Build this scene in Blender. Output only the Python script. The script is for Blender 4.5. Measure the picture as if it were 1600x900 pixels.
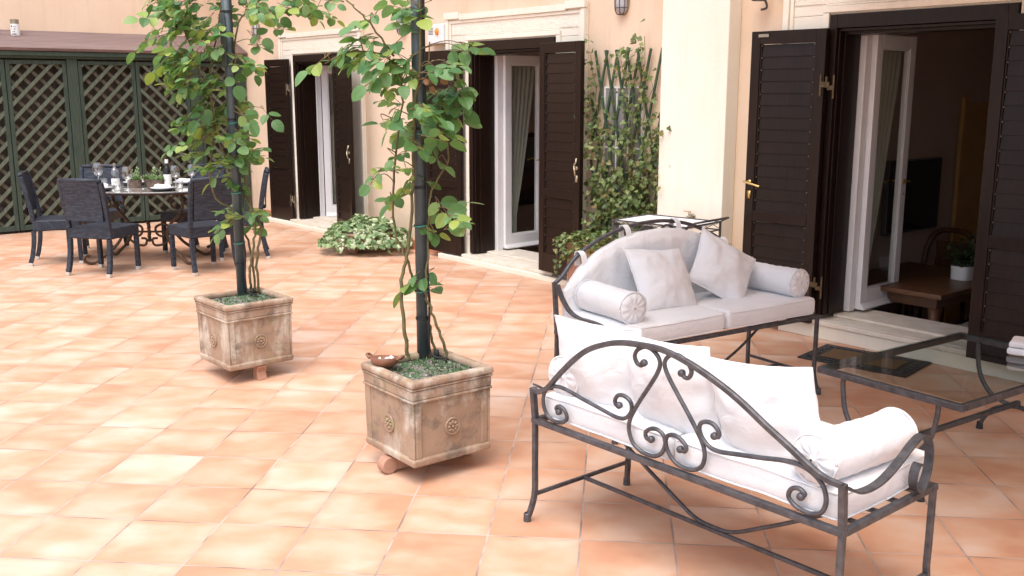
import bpy, math, random
from mathutils import Matrix, Vector, noise
R = math.radians
S = bpy.context.scene
for o in list(bpy.data.objects): bpy.data.objects.remove(o)
COL = S.collection
random.seed(7)

# ------------------------------------------------------------------ camera, sky, sun, exposure
cam = bpy.data.cameras.new("camera"); co = bpy.data.objects.new("camera", cam); COL.objects.link(co)
cam.sensor_width = 36; cam.lens = 35.1; cam.clip_start = .05; cam.clip_end = 500
co.location = (0, 0, 1.65); co.rotation_euler = (R(90-11.17), 0, R(50.73))
S.camera = co
W = bpy.data.worlds.new("World"); S.world = W; W.use_nodes = True
nt = W.node_tree; nt.nodes.clear()
SUN_EL, SUN_AZ = 68, 150          # azimuth measured clockwise from +y
sky = nt.nodes.new('ShaderNodeTexSky'); sky.sky_type = 'NISHITA'; sky.sun_disc = False
sky.sun_elevation = R(SUN_EL); sky.sun_rotation = R(SUN_AZ); sky.dust_density = 4; sky.air_density = 1.0
hs = nt.nodes.new('ShaderNodeHueSaturation'); hs.inputs['Saturation'].default_value = .8
bg = nt.nodes.new('ShaderNodeBackground'); bg.inputs[1].default_value = .15
ow = nt.nodes.new('ShaderNodeOutputWorld')
nt.links.new(sky.outputs[0], hs.inputs['Color']); nt.links.new(hs.outputs[0], bg.inputs[0]); nt.links.new(bg.outputs[0], ow.inputs[0])
sun = bpy.data.lights.new("sun", 'SUN'); so = bpy.data.objects.new("sun", sun); COL.objects.link(so)
sun.energy = 1.1; sun.angle = R(50); sun.color = (1, .985, .97)
sd = Vector((math.sin(R(SUN_AZ))*math.cos(R(SUN_EL)), math.cos(R(SUN_AZ))*math.cos(R(SUN_EL)), math.sin(R(SUN_EL))))
so.rotation_euler = sd.to_track_quat('Z', 'Y').to_euler(); so.location = (0, -4, 8)
vs = S.view_settings; vs.view_transform = 'Standard'; vs.look = 'None'; vs.gamma = 1; vs.use_curve_mapping = False
vs.exposure = 1.08

# ------------------------------------------------------------------ helpers
class MB:
    def __init__(s): s.v = []; s.f = []
    def add(s, vs_, fs, M=None):
        n = len(s.v)
        s.v += [tuple(M @ Vector(p)) if M is not None else tuple(p) for p in vs_]
        s.f += [tuple(i+n for i in f) for f in fs]
        return s
    def box(s, x0, x1, y0, y1, z0, z1, M=None):
        return s.add([(x0,y0,z0),(x1,y0,z0),(x1,y1,z0),(x0,y1,z0),(x0,y0,z1),(x1,y0,z1),(x1,y1,z1),(x0,y1,z1)],
            [(0,3,2,1),(4,5,6,7),(0,1,5,4),(1,2,6,5),(2,3,7,6),(3,0,4,7)], M)
    def frus(s, h0, h1, z0, z1, M=None):
        return s.add([(-h0,-h0,z0),(h0,-h0,z0),(h0,h0,z0),(-h0,h0,z0),(-h1,-h1,z1),(h1,-h1,z1),(h1,h1,z1),(-h1,h1,z1)],
            [(0,3,2,1),(4,5,6,7),(0,1,5,4),(1,2,6,5),(2,3,7,6),(3,0,4,7)], M)
    def bar(s, a, b, w, t, up=(0,0,1)):      # rectangular bar between two points
        a, b = Vector(a), Vector(b); d = (b-a); L = d.length; d.normalize()
        u = Vector(up); x = d.cross(u)
        if x.length < 1e-4: x = d.cross(Vector((1,0,0)))
        x.normalize(); z = x.cross(d)
        M = Matrix((x, d, z)).transposed().to_4x4(); M.translation = a
        return s.box(-w/2, w/2, 0, L, -t/2, t/2, M)
    def sweep(s, pts, prof, closed_prof=True, up=None, cap=True, scale=None):
        P = [Vector(p) for p in pts]; n = len(P); m = len(prof); vs_ = []; fs = []
        T = []
        for i in range(n):
            t = P[min(i+1,n-1)]-P[max(i-1,0)]
            T.append(t.normalized() if t.length > 1e-9 else Vector((0,0,1)))
        if up is None:
            a = Vector((0,0,1)) if abs(T[0].z) < .9 else Vector((1,0,0))
            N = (a - T[0]*a.dot(T[0])).normalized()
        for i in range(n):
            if up is None:
                N = (N - T[i]*N.dot(T[i])); N.normalize(); B = T[i].cross(N)
            else:
                B = Vector(up); N = B.cross(T[i]).normalized(); B = T[i].cross(N).normalized()
            k = scale[i] if scale else 1
            for (p, q) in prof: vs_.append(P[i] + N*p*k + B*q*k)
        for i in range(n-1):
            for j in range(m):
                k = (j+1) % m; fs.append((i*m+j, i*m+k, (i+1)*m+k, (i+1)*m+j))
        if cap: fs.append(tuple(range(m-1,-1,-1))); fs.append(tuple(range((n-1)*m, n*m)))
        return s.add(vs_, fs)
    def tube(s, pts, r, n=8, taper=None):
        prof = [(r*math.cos(2*math.pi*i/n), r*math.sin(2*math.pi*i/n)) for i in range(n)]
        return s.sweep(pts, prof, scale=taper)
    def strap(s, pts, w, t, side):
        return s.sweep(pts, [(-t/2,-w/2),(t/2,-w/2),(t/2,w/2),(-t/2,w/2)], up=side)
    def lathe(s, prof, n=20, M=None, cap=False):
        vs_ = []; fs = []; m = len(prof)
        for i in range(n):
            a = 2*math.pi*i/n
            for (r, z) in prof: vs_.append((r*math.cos(a), r*math.sin(a), z))
        for i in range(n):
            k = (i+1) % n
            for j in range(m-1): fs.append((i*m+j, k*m+j, k*m+j+1, i*m+j+1))
        if cap:
            fs.append(tuple(i*m for i in range(n))[::-1]); fs.append(tuple(i*m+m-1 for i in range(n)))
        return s.add(vs_, fs, M)
    def grid(s, fn, nu, nv, M=None, flip=False):
        vs_ = [fn(i/nu, j/nv) for i in range(nu+1) for j in range(nv+1)]
        fs = []
        for i in range(nu):
            for j in range(nv):
                a = i*(nv+1)+j; q = (a, a+nv+1, a+nv+2, a+1); fs.append(q[::-1] if flip else q)
        return s.add(vs_, fs, M)
    def build(s, name, mat, parent=None, smooth=False, bevel=0, seg=2):
        me = bpy.data.meshes.new(name); me.from_pydata(s.v, [], s.f); me.validate(); me.update()
        o = bpy.data.objects.new(name, me); COL.objects.link(o)
        if mat: me.materials.append(mat)
        if smooth:
            for p in me.polygons: p.use_smooth = True
        if parent: o.parent = parent
        if bevel:
            b = o.modifiers.new("bevel", 'BEVEL'); b.width = bevel; b.segments = seg; b.limit_method = 'ANGLE'; b.angle_limit = R(40)
        return o

def tag(o, label=None, cat=None, group=None, kind=None):
    if label: o['label'] = label
    if cat: o['category'] = cat
    if group: o['group'] = group
    if kind: o['kind'] = kind
    return o
def thing(name, label, cat, loc=(0,0,0), rz=0, group=None):
    o = bpy.data.objects.new(name, None); COL.objects.link(o); o.empty_display_size = .1
    o.location = loc; o.rotation_euler = (0,0,rz)
    return tag(o, label, cat, group)
KIDS = {}
def copy_tree(o, parent=None):
    c = o.copy(); COL.objects.link(c); c.parent = parent
    for ch in [k for k in bpy.data.objects if k.parent == o]: copy_tree(ch, c)
    return c
def T(x=0, y=0, z=0): return Matrix.Translation((x,y,z))
def RX(a): return Matrix.Rotation(a,4,'X')
def RY(a): return Matrix.Rotation(a,4,'Y')
def RZ(a): return Matrix.Rotation(a,4,'Z')
def smooth_path(pts, k=5):
    P = [Vector(p) for p in pts]; out = []
    for i in range(len(P)-1):
        p0 = P[max(i-1,0)]; p1 = P[i]; p2 = P[i+1]; p3 = P[min(i+2,len(P)-1)]
        for j in range(k):
            t = j/k
            out.append(.5*((2*p1)+(p2-p0)*t+(2*p0-5*p1+4*p2-p3)*t*t+(3*p1-p0-3*p2+p3)*t**3))
    out.append(P[-1]); return out

# ------------------------------------------------------------------ materials
def N(nt_, t, **kw):
    n = nt_.nodes.new(t)
    for k, v in kw.items():
        if k in n.inputs: n.inputs[k].default_value = v
        else: setattr(n, k, v)
    return n
def ramp(nt_, fac, stops):
    r = nt_.nodes.new('ShaderNodeValToRGB'); e = r.color_ramp.elements
    while len(e) < len(stops): e.new(.5)
    for i, (p, c) in enumerate(stops):
        e[i].position = p; e[i].color = (*c, 1) if len(c) == 3 else c
    nt_.links.new(fac, r.inputs[0]); return r.outputs[0]
def mix(nt_, fac, a, b, mode='MIX'):
    m = nt_.nodes.new('ShaderNodeMix'); m.data_type = 'RGBA'; m.blend_type = mode
    for s_, v in ((m.inputs[0], fac), (m.inputs[6], a), (m.inputs[7], b)):
        if hasattr(v, 'links') or isinstance(v, bpy.types.NodeSocket): nt_.links.new(v, s_)
        elif isinstance(v, (int, float)): s_.default_value = v
        else: s_.default_value = (*v, 1)
    return m.outputs[2]
def newmat(name):
    m = bpy.data.materials.new(name); m.use_nodes = True; t = m.node_tree
    return m, t, t.nodes['Principled BSDF'], t.nodes['Material Output']
def coords(t, kind='Object', scale=(1,1,1), rot=(0,0,0), loc=(0,0,0)):
    c = t.nodes.new('ShaderNodeTexCoord'); mp = N(t, 'ShaderNodeMapping')
    mp.inputs['Scale'].default_value = scale; mp.inputs['Rotation'].default_value = rot; mp.inputs['Location'].default_value = loc
    t.links.new(c.outputs[kind], mp.inputs[0]); return mp.outputs[0]
def wcoords(t, scale=(1,1,1)):
    g = t.nodes.new('ShaderNodeNewGeometry'); mp = N(t, 'ShaderNodeMapping'); mp.inputs['Scale'].default_value = scale
    t.links.new(g.outputs['Position'], mp.inputs[0]); return mp.outputs[0]
def bump(t, b, h, strength=.3, dist=.01):
    n = N(t, 'ShaderNodeBump', Strength=strength, Distance=dist); t.links.new(h, n.inputs['Height']); t.links.new(n.outputs[0], b.inputs['Normal']); return n
def noi(t, vec, sc, det=4, rough=.55):
    n = N(t, 'ShaderNodeTexNoise', Scale=sc, Detail=det, Roughness=rough); t.links.new(vec, n.inputs['Vector']); return n.outputs['Fac']
def mottled(name, c1, c2, scale=6, rough=.6, metal=0, bstr=.1, bscale=40, bdist=.004, spec=.5, world=True, lo=.3, hi=.7, sheen=0):
    m, t, b, o = newmat(name)
    v = wcoords(t) if world else coords(t)
    t.links.new(ramp(t, noi(t, v, scale), [(lo, c1), (hi, c2)]), b.inputs['Base Color'])
    b.inputs['Roughness'].default_value = rough; b.inputs['Metallic'].default_value = metal; b.inputs['Specular IOR Level'].default_value = spec
    if bstr: bump(t, b, noi(t, v, bscale, 5), bstr, bdist)
    return m

M = {}
def plaster(name, c1, c2, dirt):
    m, t, b, o = newmat(name); v = wcoords(t)
    c = ramp(t, noi(t, v, 1.6, 6, .6), [(.3, c1), (.7, c2)])
    st = ramp(t, noi(t, wcoords(t, (5, 5, .5)), 2.2, 6, .65), [(.52, (0,0,0)), (.75, (.28,.28,.28))]); c = mix(t, st, c, dirt)
    sp = t.nodes.new('ShaderNodeSeparateXYZ'); g = t.nodes.new('ShaderNodeNewGeometry'); t.links.new(g.outputs['Position'], sp.inputs[0])
    ad = N(t, 'ShaderNodeMath', operation='MULTIPLY_ADD'); t.links.new(noi(t, v, 6, 6, .7), ad.inputs[0]); ad.inputs[1].default_value = -.7; t.links.new(sp.outputs[2], ad.inputs[2])
    ft = ramp(t, ad.outputs[0], [(0, (.35,.35,.35)), (.12, (0,0,0))]); c = mix(t, ft, c, dirt)
    t.links.new(c, b.inputs['Base Color']); b.inputs['Roughness'].default_value = .9; b.inputs['Specular IOR Level'].default_value = .2
    h = N(t, 'ShaderNodeMath', operation='MULTIPLY_ADD'); t.links.new(noi(t, v, 7, 4, .6), h.inputs[0]); h.inputs[1].default_value = 1.6; t.links.new(noi(t, v, 80, 5), h.inputs[2])
    bump(t, b, h.outputs[0], .35, .006); return m
M['peach'] = plaster('peach_stucco', (.765,.585,.42), (.815,.645,.49), (.58,.43,.31))
M['cream'] = plaster('cream_plaster', (.83,.775,.655), (.87,.82,.72), (.62,.54,.42))
M['cream_rough'] = mottled('rough_cream_plaster', (.82,.77,.65), (.86,.81,.70), 8, .9, 0, .9, 34, .012, .2)
M['stone'] = mottled('travertine', (.62,.54,.44), (.76,.69,.60), 9, .55, 0, .1, 30, .003, .4)
M['skirt'] = mottled('terracotta_skirting', (.48,.19,.10), (.60,.28,.16), 6, .6, 0, .1, 30)
M['iron'] = mottled('wrought_iron', (.062,.063,.070), (.13,.13,.142), 30, .45, .55, .25, 120, .002)
M['rust'] = mottled('rusty_iron', (.05,.032,.024), (.13,.075,.045), 18, .6, .4, .3, 90, .003)
M['pole'] = mottled('painted_pole', (.055,.074,.084), (.088,.112,.122), 9, .5, 0, .1, 60, .002)
M['brass'] = mottled('brass', (.62,.43,.16), (.70,.50,.20), 20, .3, 1, .05, 90, .001)
M['zinc'] = mottled('zinc_plate', (.30,.27,.21), (.42,.37,.28), 20, .45, .8, .05, 90, .001)
M['pewter'] = mottled('pale_worn_brass', (.42,.36,.26), (.52,.46,.34), 20, .4, .6, .05, 90, .001)
M['bronze_shaded'] = mottled('shaded_bronze', (.07,.05,.028), (.14,.10,.055), 20, .45, .7, .05, 90, .001)  # darker hinge metal, with the near doorway's shade put into the colour
M['white_paint'] = mottled('white_gloss_paint', (.76,.75,.76), (.80,.79,.80), 6, .35, 0, .04, 50, .001)
M['white_plastic'] = mottled('white_plastic', (.78,.78,.78), (.82,.82,.81), 6, .4, 0, 0)
M['orange'] = mottled('orange_lens', (.80,.25,.03), (.85,.30,.05), 6, .3, 0, 0)
M['grey_dark'] = mottled('dark_slots', (.10,.10,.11), (.14,.14,.15), 6, .6, 0, 0)
M['soil_dark'] = mottled('dark_rubber', (.02,.02,.02), (.035,.035,.035), 20, .7, 0, .2, 80)
M['room_pink'] = mottled('interior_plaster', (.60,.45,.37), (.64,.49,.41), 2, .9, 0, .1, 50)
M['doorway_glow'] = mottled('orange_glow_paint', (.62,.36,.12), (.68,.41,.15), 2, .9, 0, .1, 50)  # ochre stands in for the warm light in the inner doorway
M['parquet'] = mottled('dark_parquet', (.07,.035,.022), (.12,.06,.035), 5, .35, 0, .1, 30)
M['table_wood'] = mottled('walnut', (.11,.045,.02), (.16,.07,.03), 7, .4, 0, .1, 50)
M['screen'] = mottled('black_screen', (.006,.006,.007), (.008,.008,.009), 5, .2, 0, 0)
M['cabinet_grey'] = mottled('grey_sheet', (.20,.19,.19), (.26,.25,.245), 5, .5, 0, .1, 40)
M['roof'] = None
M['label_white'] = mottled('white_label', (.75,.75,.74), (.82,.82,.80), 14, .5, 0, 0)
M['foot_cap'] = mottled('grey_foot_cap', (.52,.50,.46), (.62,.60,.56), 15, .4, .3, 0)
M['clay_plain'] = mottled('terracotta', (.36,.185,.12), (.47,.27,.19), 8, .8, 0, .2, 40)
M['bowl_clay'] = mottled('brown_glazed_clay', (.17,.07,.04), (.26,.115,.065), 14, .5, 0, .1, 60)
M['charcoal'] = mottled('charcoal_ceramic', (.03,.035,.045), (.045,.05,.06), 8, .3, 0, 0)
M['porcelain'] = mottled('porcelain', (.80,.80,.79), (.83,.83,.82), 8, .2, 0, 0)
M['bark'] = mottled('green_brown_stem', (.10,.085,.035), (.17,.15,.06), 25, .7, 0, .4, 60)
M['twig'] = mottled('reddish_twig', (.13,.085,.04), (.20,.16,.07), 25, .7, 0, .3, 60)
M['plug'] = mottled('mat_black', (.012,.012,.014), (.02,.02,.022), 25, .6, 0, .2, 60)

def floor_mat():
    m, t, b, o = newmat('terracotta_tiles'); s = .349; L = t.links
    g = t.nodes.new('ShaderNodeNewGeometry'); sp = t.nodes.new('ShaderNodeSeparateXYZ'); L.new(g.outputs['Position'], sp.inputs[0])
    def math_(op, a, b_=None, c=None):
        n = t.nodes.new('ShaderNodeMath'); n.operation = op
        for i, v in enumerate((a, b_, c)):
            if v is None: continue
            if isinstance(v, (int, float)): n.inputs[i].default_value = v
            else: L.new(v, n.inputs[i])
        return n.outputs[0]
    k = .70710678/s
    u = math_('ADD', math_('MULTIPLY', math_('ADD', sp.outputs[0], sp.outputs[1]), k), .27+500)
    v = math_('ADD', math_('MULTIPLY', math_('SUBTRACT', sp.outputs[1], sp.outputs[0]), k), -.02+500)
    fu, fv = math_('FRACT', u), math_('FRACT', v)
    du = math_('MINIMUM', fu, math_('SUBTRACT', 1, fu)); dv = math_('MINIMUM', fv, math_('SUBTRACT', 1, fv))
    d = math_('MINIMUM', du, dv)
    # wobble so the grout is not laser-straight
    nz = noi(t, g.outputs['Position'], 14, 3); d2 = math_('ADD', d, math_('MULTIPLY', math_('SUBTRACT', nz, .5), .008))
    cid = t.nodes.new('ShaderNodeCombineXYZ'); L.new(math_('FLOOR', u), cid.inputs[0]); L.new(math_('FLOOR', v), cid.inputs[1])
    wn = t.nodes.new('ShaderNodeTexWhiteNoise'); wn.noise_dimensions = '2D'; L.new(cid.outputs[0], wn.inputs['Vector'])
    # every tile gets its own piece of the cloudy glaze
    off = N(t, 'ShaderNodeVectorMath', operation='MULTIPLY_ADD'); L.new(wn.outputs['Color'], off.inputs[0]); off.inputs[1].default_value = (40,40,40)
    cuv = t.nodes.new('ShaderNodeCombineXYZ'); L.new(math_('MULTIPLY', fu, 1.0), cuv.inputs[0]); L.new(math_('MULTIPLY', fv, 1.3), cuv.inputs[1]); L.new(cuv.outputs[0], off.inputs[2])
    n1 = N(t, 'ShaderNodeTexNoise', Scale=1.35, Detail=2, Roughness=.45, Distortion=.25); L.new(off.outputs[0], n1.inputs['Vector'])
    n2 = N(t, 'ShaderNodeTexNoise', Scale=9, Detail=6, Roughness=.65); L.new(off.outputs[0], n2.inputs['Vector'])
    f = math_('ADD', math_('MULTIPLY', n1.outputs['Fac'], .85), math_('MULTIPLY', n2.outputs['Fac'], .20))
    f = math_('ADD', f, math_('MULTIPLY', math_('SUBTRACT', wn.outputs['Value'], .5), .15))
    colr = ramp(t, f, [(.30, (.525,.265,.16)), (.46, (.58,.335,.215)), (.60, (.615,.405,.29)), (.78, (.635,.485,.39))])
    # slight red edge on tiles
    edge = N(t, 'ShaderNodeMapRange'); edge.inputs['From Min'].default_value = .0; edge.inputs['From Max'].default_value = .14; edge.inputs['To Min'].default_value = .45; edge.inputs['To Max'].default_value = 0
    L.new(math_('ADD', d, math_('MULTIPLY', math_('SUBTRACT', n1.outputs['Fac'], .5), .3)), edge.inputs['Value'])
    colr = mix(t, edge.outputs[0], colr, (.55,.265,.155))
    hs_ = N(t, 'ShaderNodeHueSaturation'); L.new(math_('ADD', .94, math_('MULTIPLY', wn.outputs['Value'], .10)), hs_.inputs['Value']); L.new(colr, hs_.inputs['Color'])
    gm = N(t, 'ShaderNodeMapRange'); gm.inputs['From Min'].default_value = .0075; gm.inputs['From Max'].default_value = .0135; gm.inputs['To Min'].default_value = 1; gm.inputs['To Max'].default_value = 0
    L.new(d2, gm.inputs['Value'])
    gcol = ramp(t, noi(t, g.outputs['Position'], 5, 4), [(.35, (.22,.165,.135)), (.60, (.50,.41,.35))])
    L.new(mix(t, gm.outputs[0], hs_.outputs[0], gcol), b.inputs['Base Color'])
    rr = N(t, 'ShaderNodeMapRange'); rr.inputs['To Min'].default_value = .34; rr.inputs['To Max'].default_value = .56; L.new(n2.outputs['Fac'], rr.inputs['Value'])
    L.new(rr.outputs[0], b.inputs['Roughness'])
    b.inputs['Specular IOR Level'].default_value = .5
    h = math_('ADD', math_('MULTIPLY', gm.outputs[0], -1.0), math_('MULTIPLY', n2.outputs['Fac'], .25))
    bump(t, b, h, .35, .004)
    return m
M['tiles'] = floor_mat()

def wood_mat(name, c1, c2, rough=.4):
    m, t, b, o = newmat(name); v = coords(t, 'Object', (14, 14, 1.4))
    n = noi(t, v, 4, 6, .6)
    t.links.new(ramp(t, n, [(.3, c1), (.72, c2)]), b.inputs['Base Color']); b.inputs['Roughness'].default_value = rough; b.inputs['Specular IOR Level'].default_value = .28
    bump(t, b, n, .12, .003); return m
M['shutter'] = wood_mat('dark_stained_wood', (.0095,.0048,.0034), (.021,.0102,.0072), .34)
M['lattice_front'] = wood_mat('green_stained_lath', (.075,.098,.072), (.145,.165,.12), .7)
M['lattice_rear'] = wood_mat('weathered_lath', (.065,.06,.042), (.115,.10,.07), .75)
M['lattice_frame'] = wood_mat('green_timber', (.033,.052,.040), (.062,.085,.062), .7)
M['shed_back'] = wood_mat('dark_boards', (.055,.047,.035), (.11,.09,.065), .8)
M['trellis_green'] = wood_mat('green_trellis_lath', (.04,.075,.045), (.075,.12,.07), .7)

def roof_mat():
    m, t, b, o = newmat('brown_sheet_roof'); v = wcoords(t)
    w = N(t, 'ShaderNodeTexWave', Scale=7, Distortion=1.0, Detail=2); w.bands_direction = 'X'; t.links.new(v, w.inputs[0])
    n = noi(t, wcoords(t, (3, .4, 3)), 3, 5)
    c = mix(t, .45, ramp(t, w.outputs['Fac'], [(.2, (.13,.085,.078)), (.8, (.20,.14,.13))]), ramp(t, n, [(.3, (.12,.08,.072)), (.7, (.25,.18,.168))]))
    t.links.new(c, b.inputs['Base Color']); b.inputs['Roughness'].default_value = .7; bump(t, b, w.outputs['Fac'], .4, .01); return m
M['roof'] = roof_mat()

def fabric(name, c1, c2, wrink=.5, wscale=5):
    m, t, b, o = newmat(name); v = coords(t)
    n = noi(t, v, wscale, 3, .5); f = noi(t, v, 260, 2)
    t.links.new(ramp(t, noi(t, v, 3, 3), [(.3, c1), (.7, c2)]), b.inputs['Base Color'])
    b.inputs['Roughness'].default_value = .95; b.inputs['Specular IOR Level'].default_value = .15; b.inputs['Sheen Weight'].default_value = .15
    st = N(t, 'ShaderNodeTexNoise', Scale=wscale*1.6, Detail=4, Roughness=.55, Distortion=1.6); t.links.new(v, st.inputs['Vector'])
    a = t.nodes.new('ShaderNodeMath'); a.operation = 'MULTIPLY_ADD'; t.links.new(f, a.inputs[0]); a.inputs[1].default_value = .03; t.links.new(st.outputs['Fac'], a.inputs[2])
    bump(t, b, a.outputs[0], wrink, .035); return m
M['white_fabric'] = fabric('white_cotton', (.715,.715,.725), (.76,.76,.77), .24, 4)
M['linen'] = fabric('white_linen', (.77,.77,.78), (.81,.81,.82), .26, 7)

def wicker():
    m, t, b, o = newmat('dark_wicker'); L = t.links
    c = t.nodes.new('ShaderNodeTexCoord'); sp = t.nodes.new('ShaderNodeSeparateXYZ'); L.new(c.outputs['Object'], sp.inputs[0])
    def m_(op, a, b_):
        n = t.nodes.new('ShaderNodeMath'); n.operation = op
        for i, v in enumerate((a, b_)):
            if isinstance(v, (int, float)): n.inputs[i].default_value = v
            else: L.new(v, n.inputs[i])
        return n.outputs[0]
    cb = t.nodes.new('ShaderNodeCombineXYZ'); L.new(m_('ADD', sp.outputs[0], m_('MULTIPLY', sp.outputs[1], .8)), cb.inputs[0]); L.new(m_('ADD', sp.outputs[2], m_('MULTIPLY', sp.outputs[1], .9)), cb.inputs[1])
    br = N(t, 'ShaderNodeTexBrick', Scale=1); br.inputs['Brick Width'].default_value = .042; br.inputs['Row Height'].default_value = .0125; br.inputs['Mortar Size'].default_value = .0022; br.inputs['Mortar Smooth'].default_value = 1
    br.inputs['Color1'].default_value = (.020,.027,.040,1); br.inputs['Color2'].default_value = (.048,.058,.080,1); br.inputs['Mortar'].default_value = (.008,.009,.012,1)
    L.new(cb.outputs[0], br.inputs['Vector']); L.new(br.outputs['Color'], b.inputs['Base Color']); b.inputs['Roughness'].default_value = .5; b.inputs['Specular IOR Level'].default_value = .3
    bump(t, b, br.outputs['Fac'], -1, .012); return m
M['wicker'] = wicker()

def clay_mat(name, seed):
    m, t, b, o = newmat(name); v = coords(t, 'Object', loc=(seed, seed*.7, 0)); L = t.links
    base = ramp(t, noi(t, v, 5, 4), [(.3, (.31,.205,.14)), (.7, (.40,.29,.205))])
    wht = ramp(t, noi(t, coords(t, 'Object', (1,1,.45), loc=(seed+3,1,2)), 7, 6, .65), [(.50, (0,0,0)), (.66, (.85,.85,.85))])
    c = mix(t, wht, base, (.58,.53,.45))
    drk = ramp(t, noi(t, coords(t, 'Object', loc=(seed+8,4,1)), 8, 7, .7), [(.50, (0,0,0)), (.64, (.85,.85,.85))])
    c = mix(t, drk, c, (.17,.135,.105))
    grn = ramp(t, noi(t, coords(t, 'Object', (2,2,6), loc=(seed,9,1)), 3, 5, .6), [(.58, (0,0,0)), (.75, (.6,.6,.6))])
    c = mix(t, grn, c, (.30,.28,.13))
    L.new(c, b.inputs['Base Color']); b.inputs['Roughness'].default_value = .88; b.inputs['Specular IOR Level'].default_value = .25
    bump(t, b, noi(t, v, 60, 6, .65), .35, .005); return m

def leaf_mat(name, stops, trans=.3, rough=.45, veins=True):
    m, t, b, o = newmat(name); L = t.links
    g = t.nodes.new('ShaderNodeNewGeometry')
    c = ramp(t, g.outputs['Random Per Island'], stops)
    n = noi(t, g.outputs['Position'], 55, 4)
    c = mix(t, .25, c, ramp(t, n, [(.35, (.03,.06,.02)), (.7, (.20,.30,.10))]), 'OVERLAY') if veins else c
    L.new(c, b.inputs['Base Color']); b.inputs['Roughness'].default_value = rough
    tr = t.nodes.new('ShaderNodeBsdfTranslucent'); L.new(mix(t, .5, c, (.25,.42,.05)), tr.inputs[0])
    ms = t.nodes.new('ShaderNodeMixShader'); ms.inputs[0].default_value = trans
    L.new(b.outputs[0], ms.inputs[1]); L.new(tr.outputs[0], ms.inputs[2]); L.new(ms.outputs[0], o.inputs[0]); return m
M['rose_leaf'] = leaf_mat('rose_leaf', [(0, (.07,.19,.06)), (.38, (.145,.32,.115)), (.68, (.24,.42,.19)), (.85, (.35,.48,.13)), (1, (.45,.53,.12))], .40)
M['ivy_leaf'] = leaf_mat('ivy_leaf', [(0, (.06,.10,.035)), (.35, (.14,.20,.065)), (.68, (.24,.31,.11)), (.86, (.36,.38,.17)), (1, (.28,.16,.07))], .25)
M['var_leaf'] = leaf_mat('variegated_ivy_leaf', [(0, (.07,.15,.05)), (.35, (.17,.29,.11)), (.65, (.34,.44,.22)), (1, (.60,.65,.45))], .2, veins=False)
M['succulent'] = leaf_mat('succulent_leaf', [(0, (.12,.20,.08)), (.5, (.25,.36,.16)), (1, (.40,.46,.26))], .15, veins=False)
M['dark_leaf'] = leaf_mat('dark_leaf', [(0, (.02,.045,.02)), (1, (.06,.10,.04))], .1, veins=False)
M['red_leaf'] = leaf_mat('young_red_leaf', [(0, (.22,.06,.04)), (1, (.30,.14,.07))], .3, veins=False)

def soil_mat():
    m, t, b, o = newmat('mossy_soil'); v = coords(t)
    c = ramp(t, noi(t, v, 16, 5, .65), [(.38, (.05,.04,.03)), (.47, (.30,.27,.24)), (.52, (.055,.12,.05)), (.66, (.10,.20,.085))])
    t.links.new(c, b.inputs['Base Color']); b.inputs['Roughness'].default_value = .95; bump(t, b, noi(t, v, 70, 6, .7), 1, .015); return m
M['soil'] = soil_mat()

def glass_mat(name, tint, ior=1.5, base_refl=0.0):
    m, t, b, o = newmat(name); t.nodes.remove(b)
    tr = N(t, 'ShaderNodeBsdfTransparent'); tr.inputs[0].default_value = (*tint, 1)
    gl = N(t, 'ShaderNodeBsdfGlossy', Roughness=.01); fr = N(t, 'ShaderNodeFresnel', IOR=ior)
    ms = t.nodes.new('ShaderNodeMixShader'); gb = t.nodes.new('ShaderNodeNewGeometry'); inv = N(t, 'ShaderNodeMath', operation='SUBTRACT'); inv.inputs[0].default_value = 1; t.links.new(gb.outputs['Backfacing'], inv.inputs[1])
    mu = N(t, 'ShaderNodeMath', operation='MULTIPLY'); t.links.new(fr.outputs[0], mu.inputs[0]); t.links.new(inv.outputs[0], mu.inputs[1])
    ad = N(t, 'ShaderNodeMath', operation='ADD'); ad.inputs[1].default_value = base_refl; t.links.new(mu.outputs[0], ad.inputs[0]); t.links.new(ad.outputs[0], ms.inputs[0]); t.links.new(tr.outputs[0], ms.inputs[1]); t.links.new(gl.outputs[0], ms.inputs[2])
    t.links.new(ms.outputs[0], o.inputs[0]); return m
M['glass'] = glass_mat('clear_pane', (.93,.95,.94))
M['table_glass'] = glass_mat('greenish_table_glass', (.88,.925,.90), 1.5)
M['wine_glass'] = glass_mat('thin_drinking_glass', (.93,.94,.95), 1.6, .16)
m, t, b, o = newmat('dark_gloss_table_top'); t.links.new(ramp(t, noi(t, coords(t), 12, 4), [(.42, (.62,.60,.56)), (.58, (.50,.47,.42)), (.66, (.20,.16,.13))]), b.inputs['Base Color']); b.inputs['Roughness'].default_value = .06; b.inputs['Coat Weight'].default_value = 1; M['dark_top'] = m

def curtain_mat():
    m, t, b, o = newmat('sheer_curtain'); b.inputs['Base Color'].default_value = (.66,.63,.50,1); b.inputs['Roughness'].default_value = .9
    n = noi(t, coords(t, 'Object', (40,40,2)), 3, 3); t.links.new(ramp(t, n, [(.3, (.58,.56,.49)), (.7, (.68,.66,.58))]), b.inputs['Base Color'])
    tr = t.nodes.new('ShaderNodeBsdfTranslucent'); tr.inputs[0].default_value = (.62,.60,.50,1)
    ms = t.nodes.new('ShaderNodeMixShader'); ms.inputs[0].default_value = .45
    t.links.new(b.outputs[0], ms.inputs[1]); t.links.new(tr.outputs[0], ms.inputs[2]); t.links.new(ms.outputs[0], o.inputs[0]); return m
M['curtain'] = curtain_mat()

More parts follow.
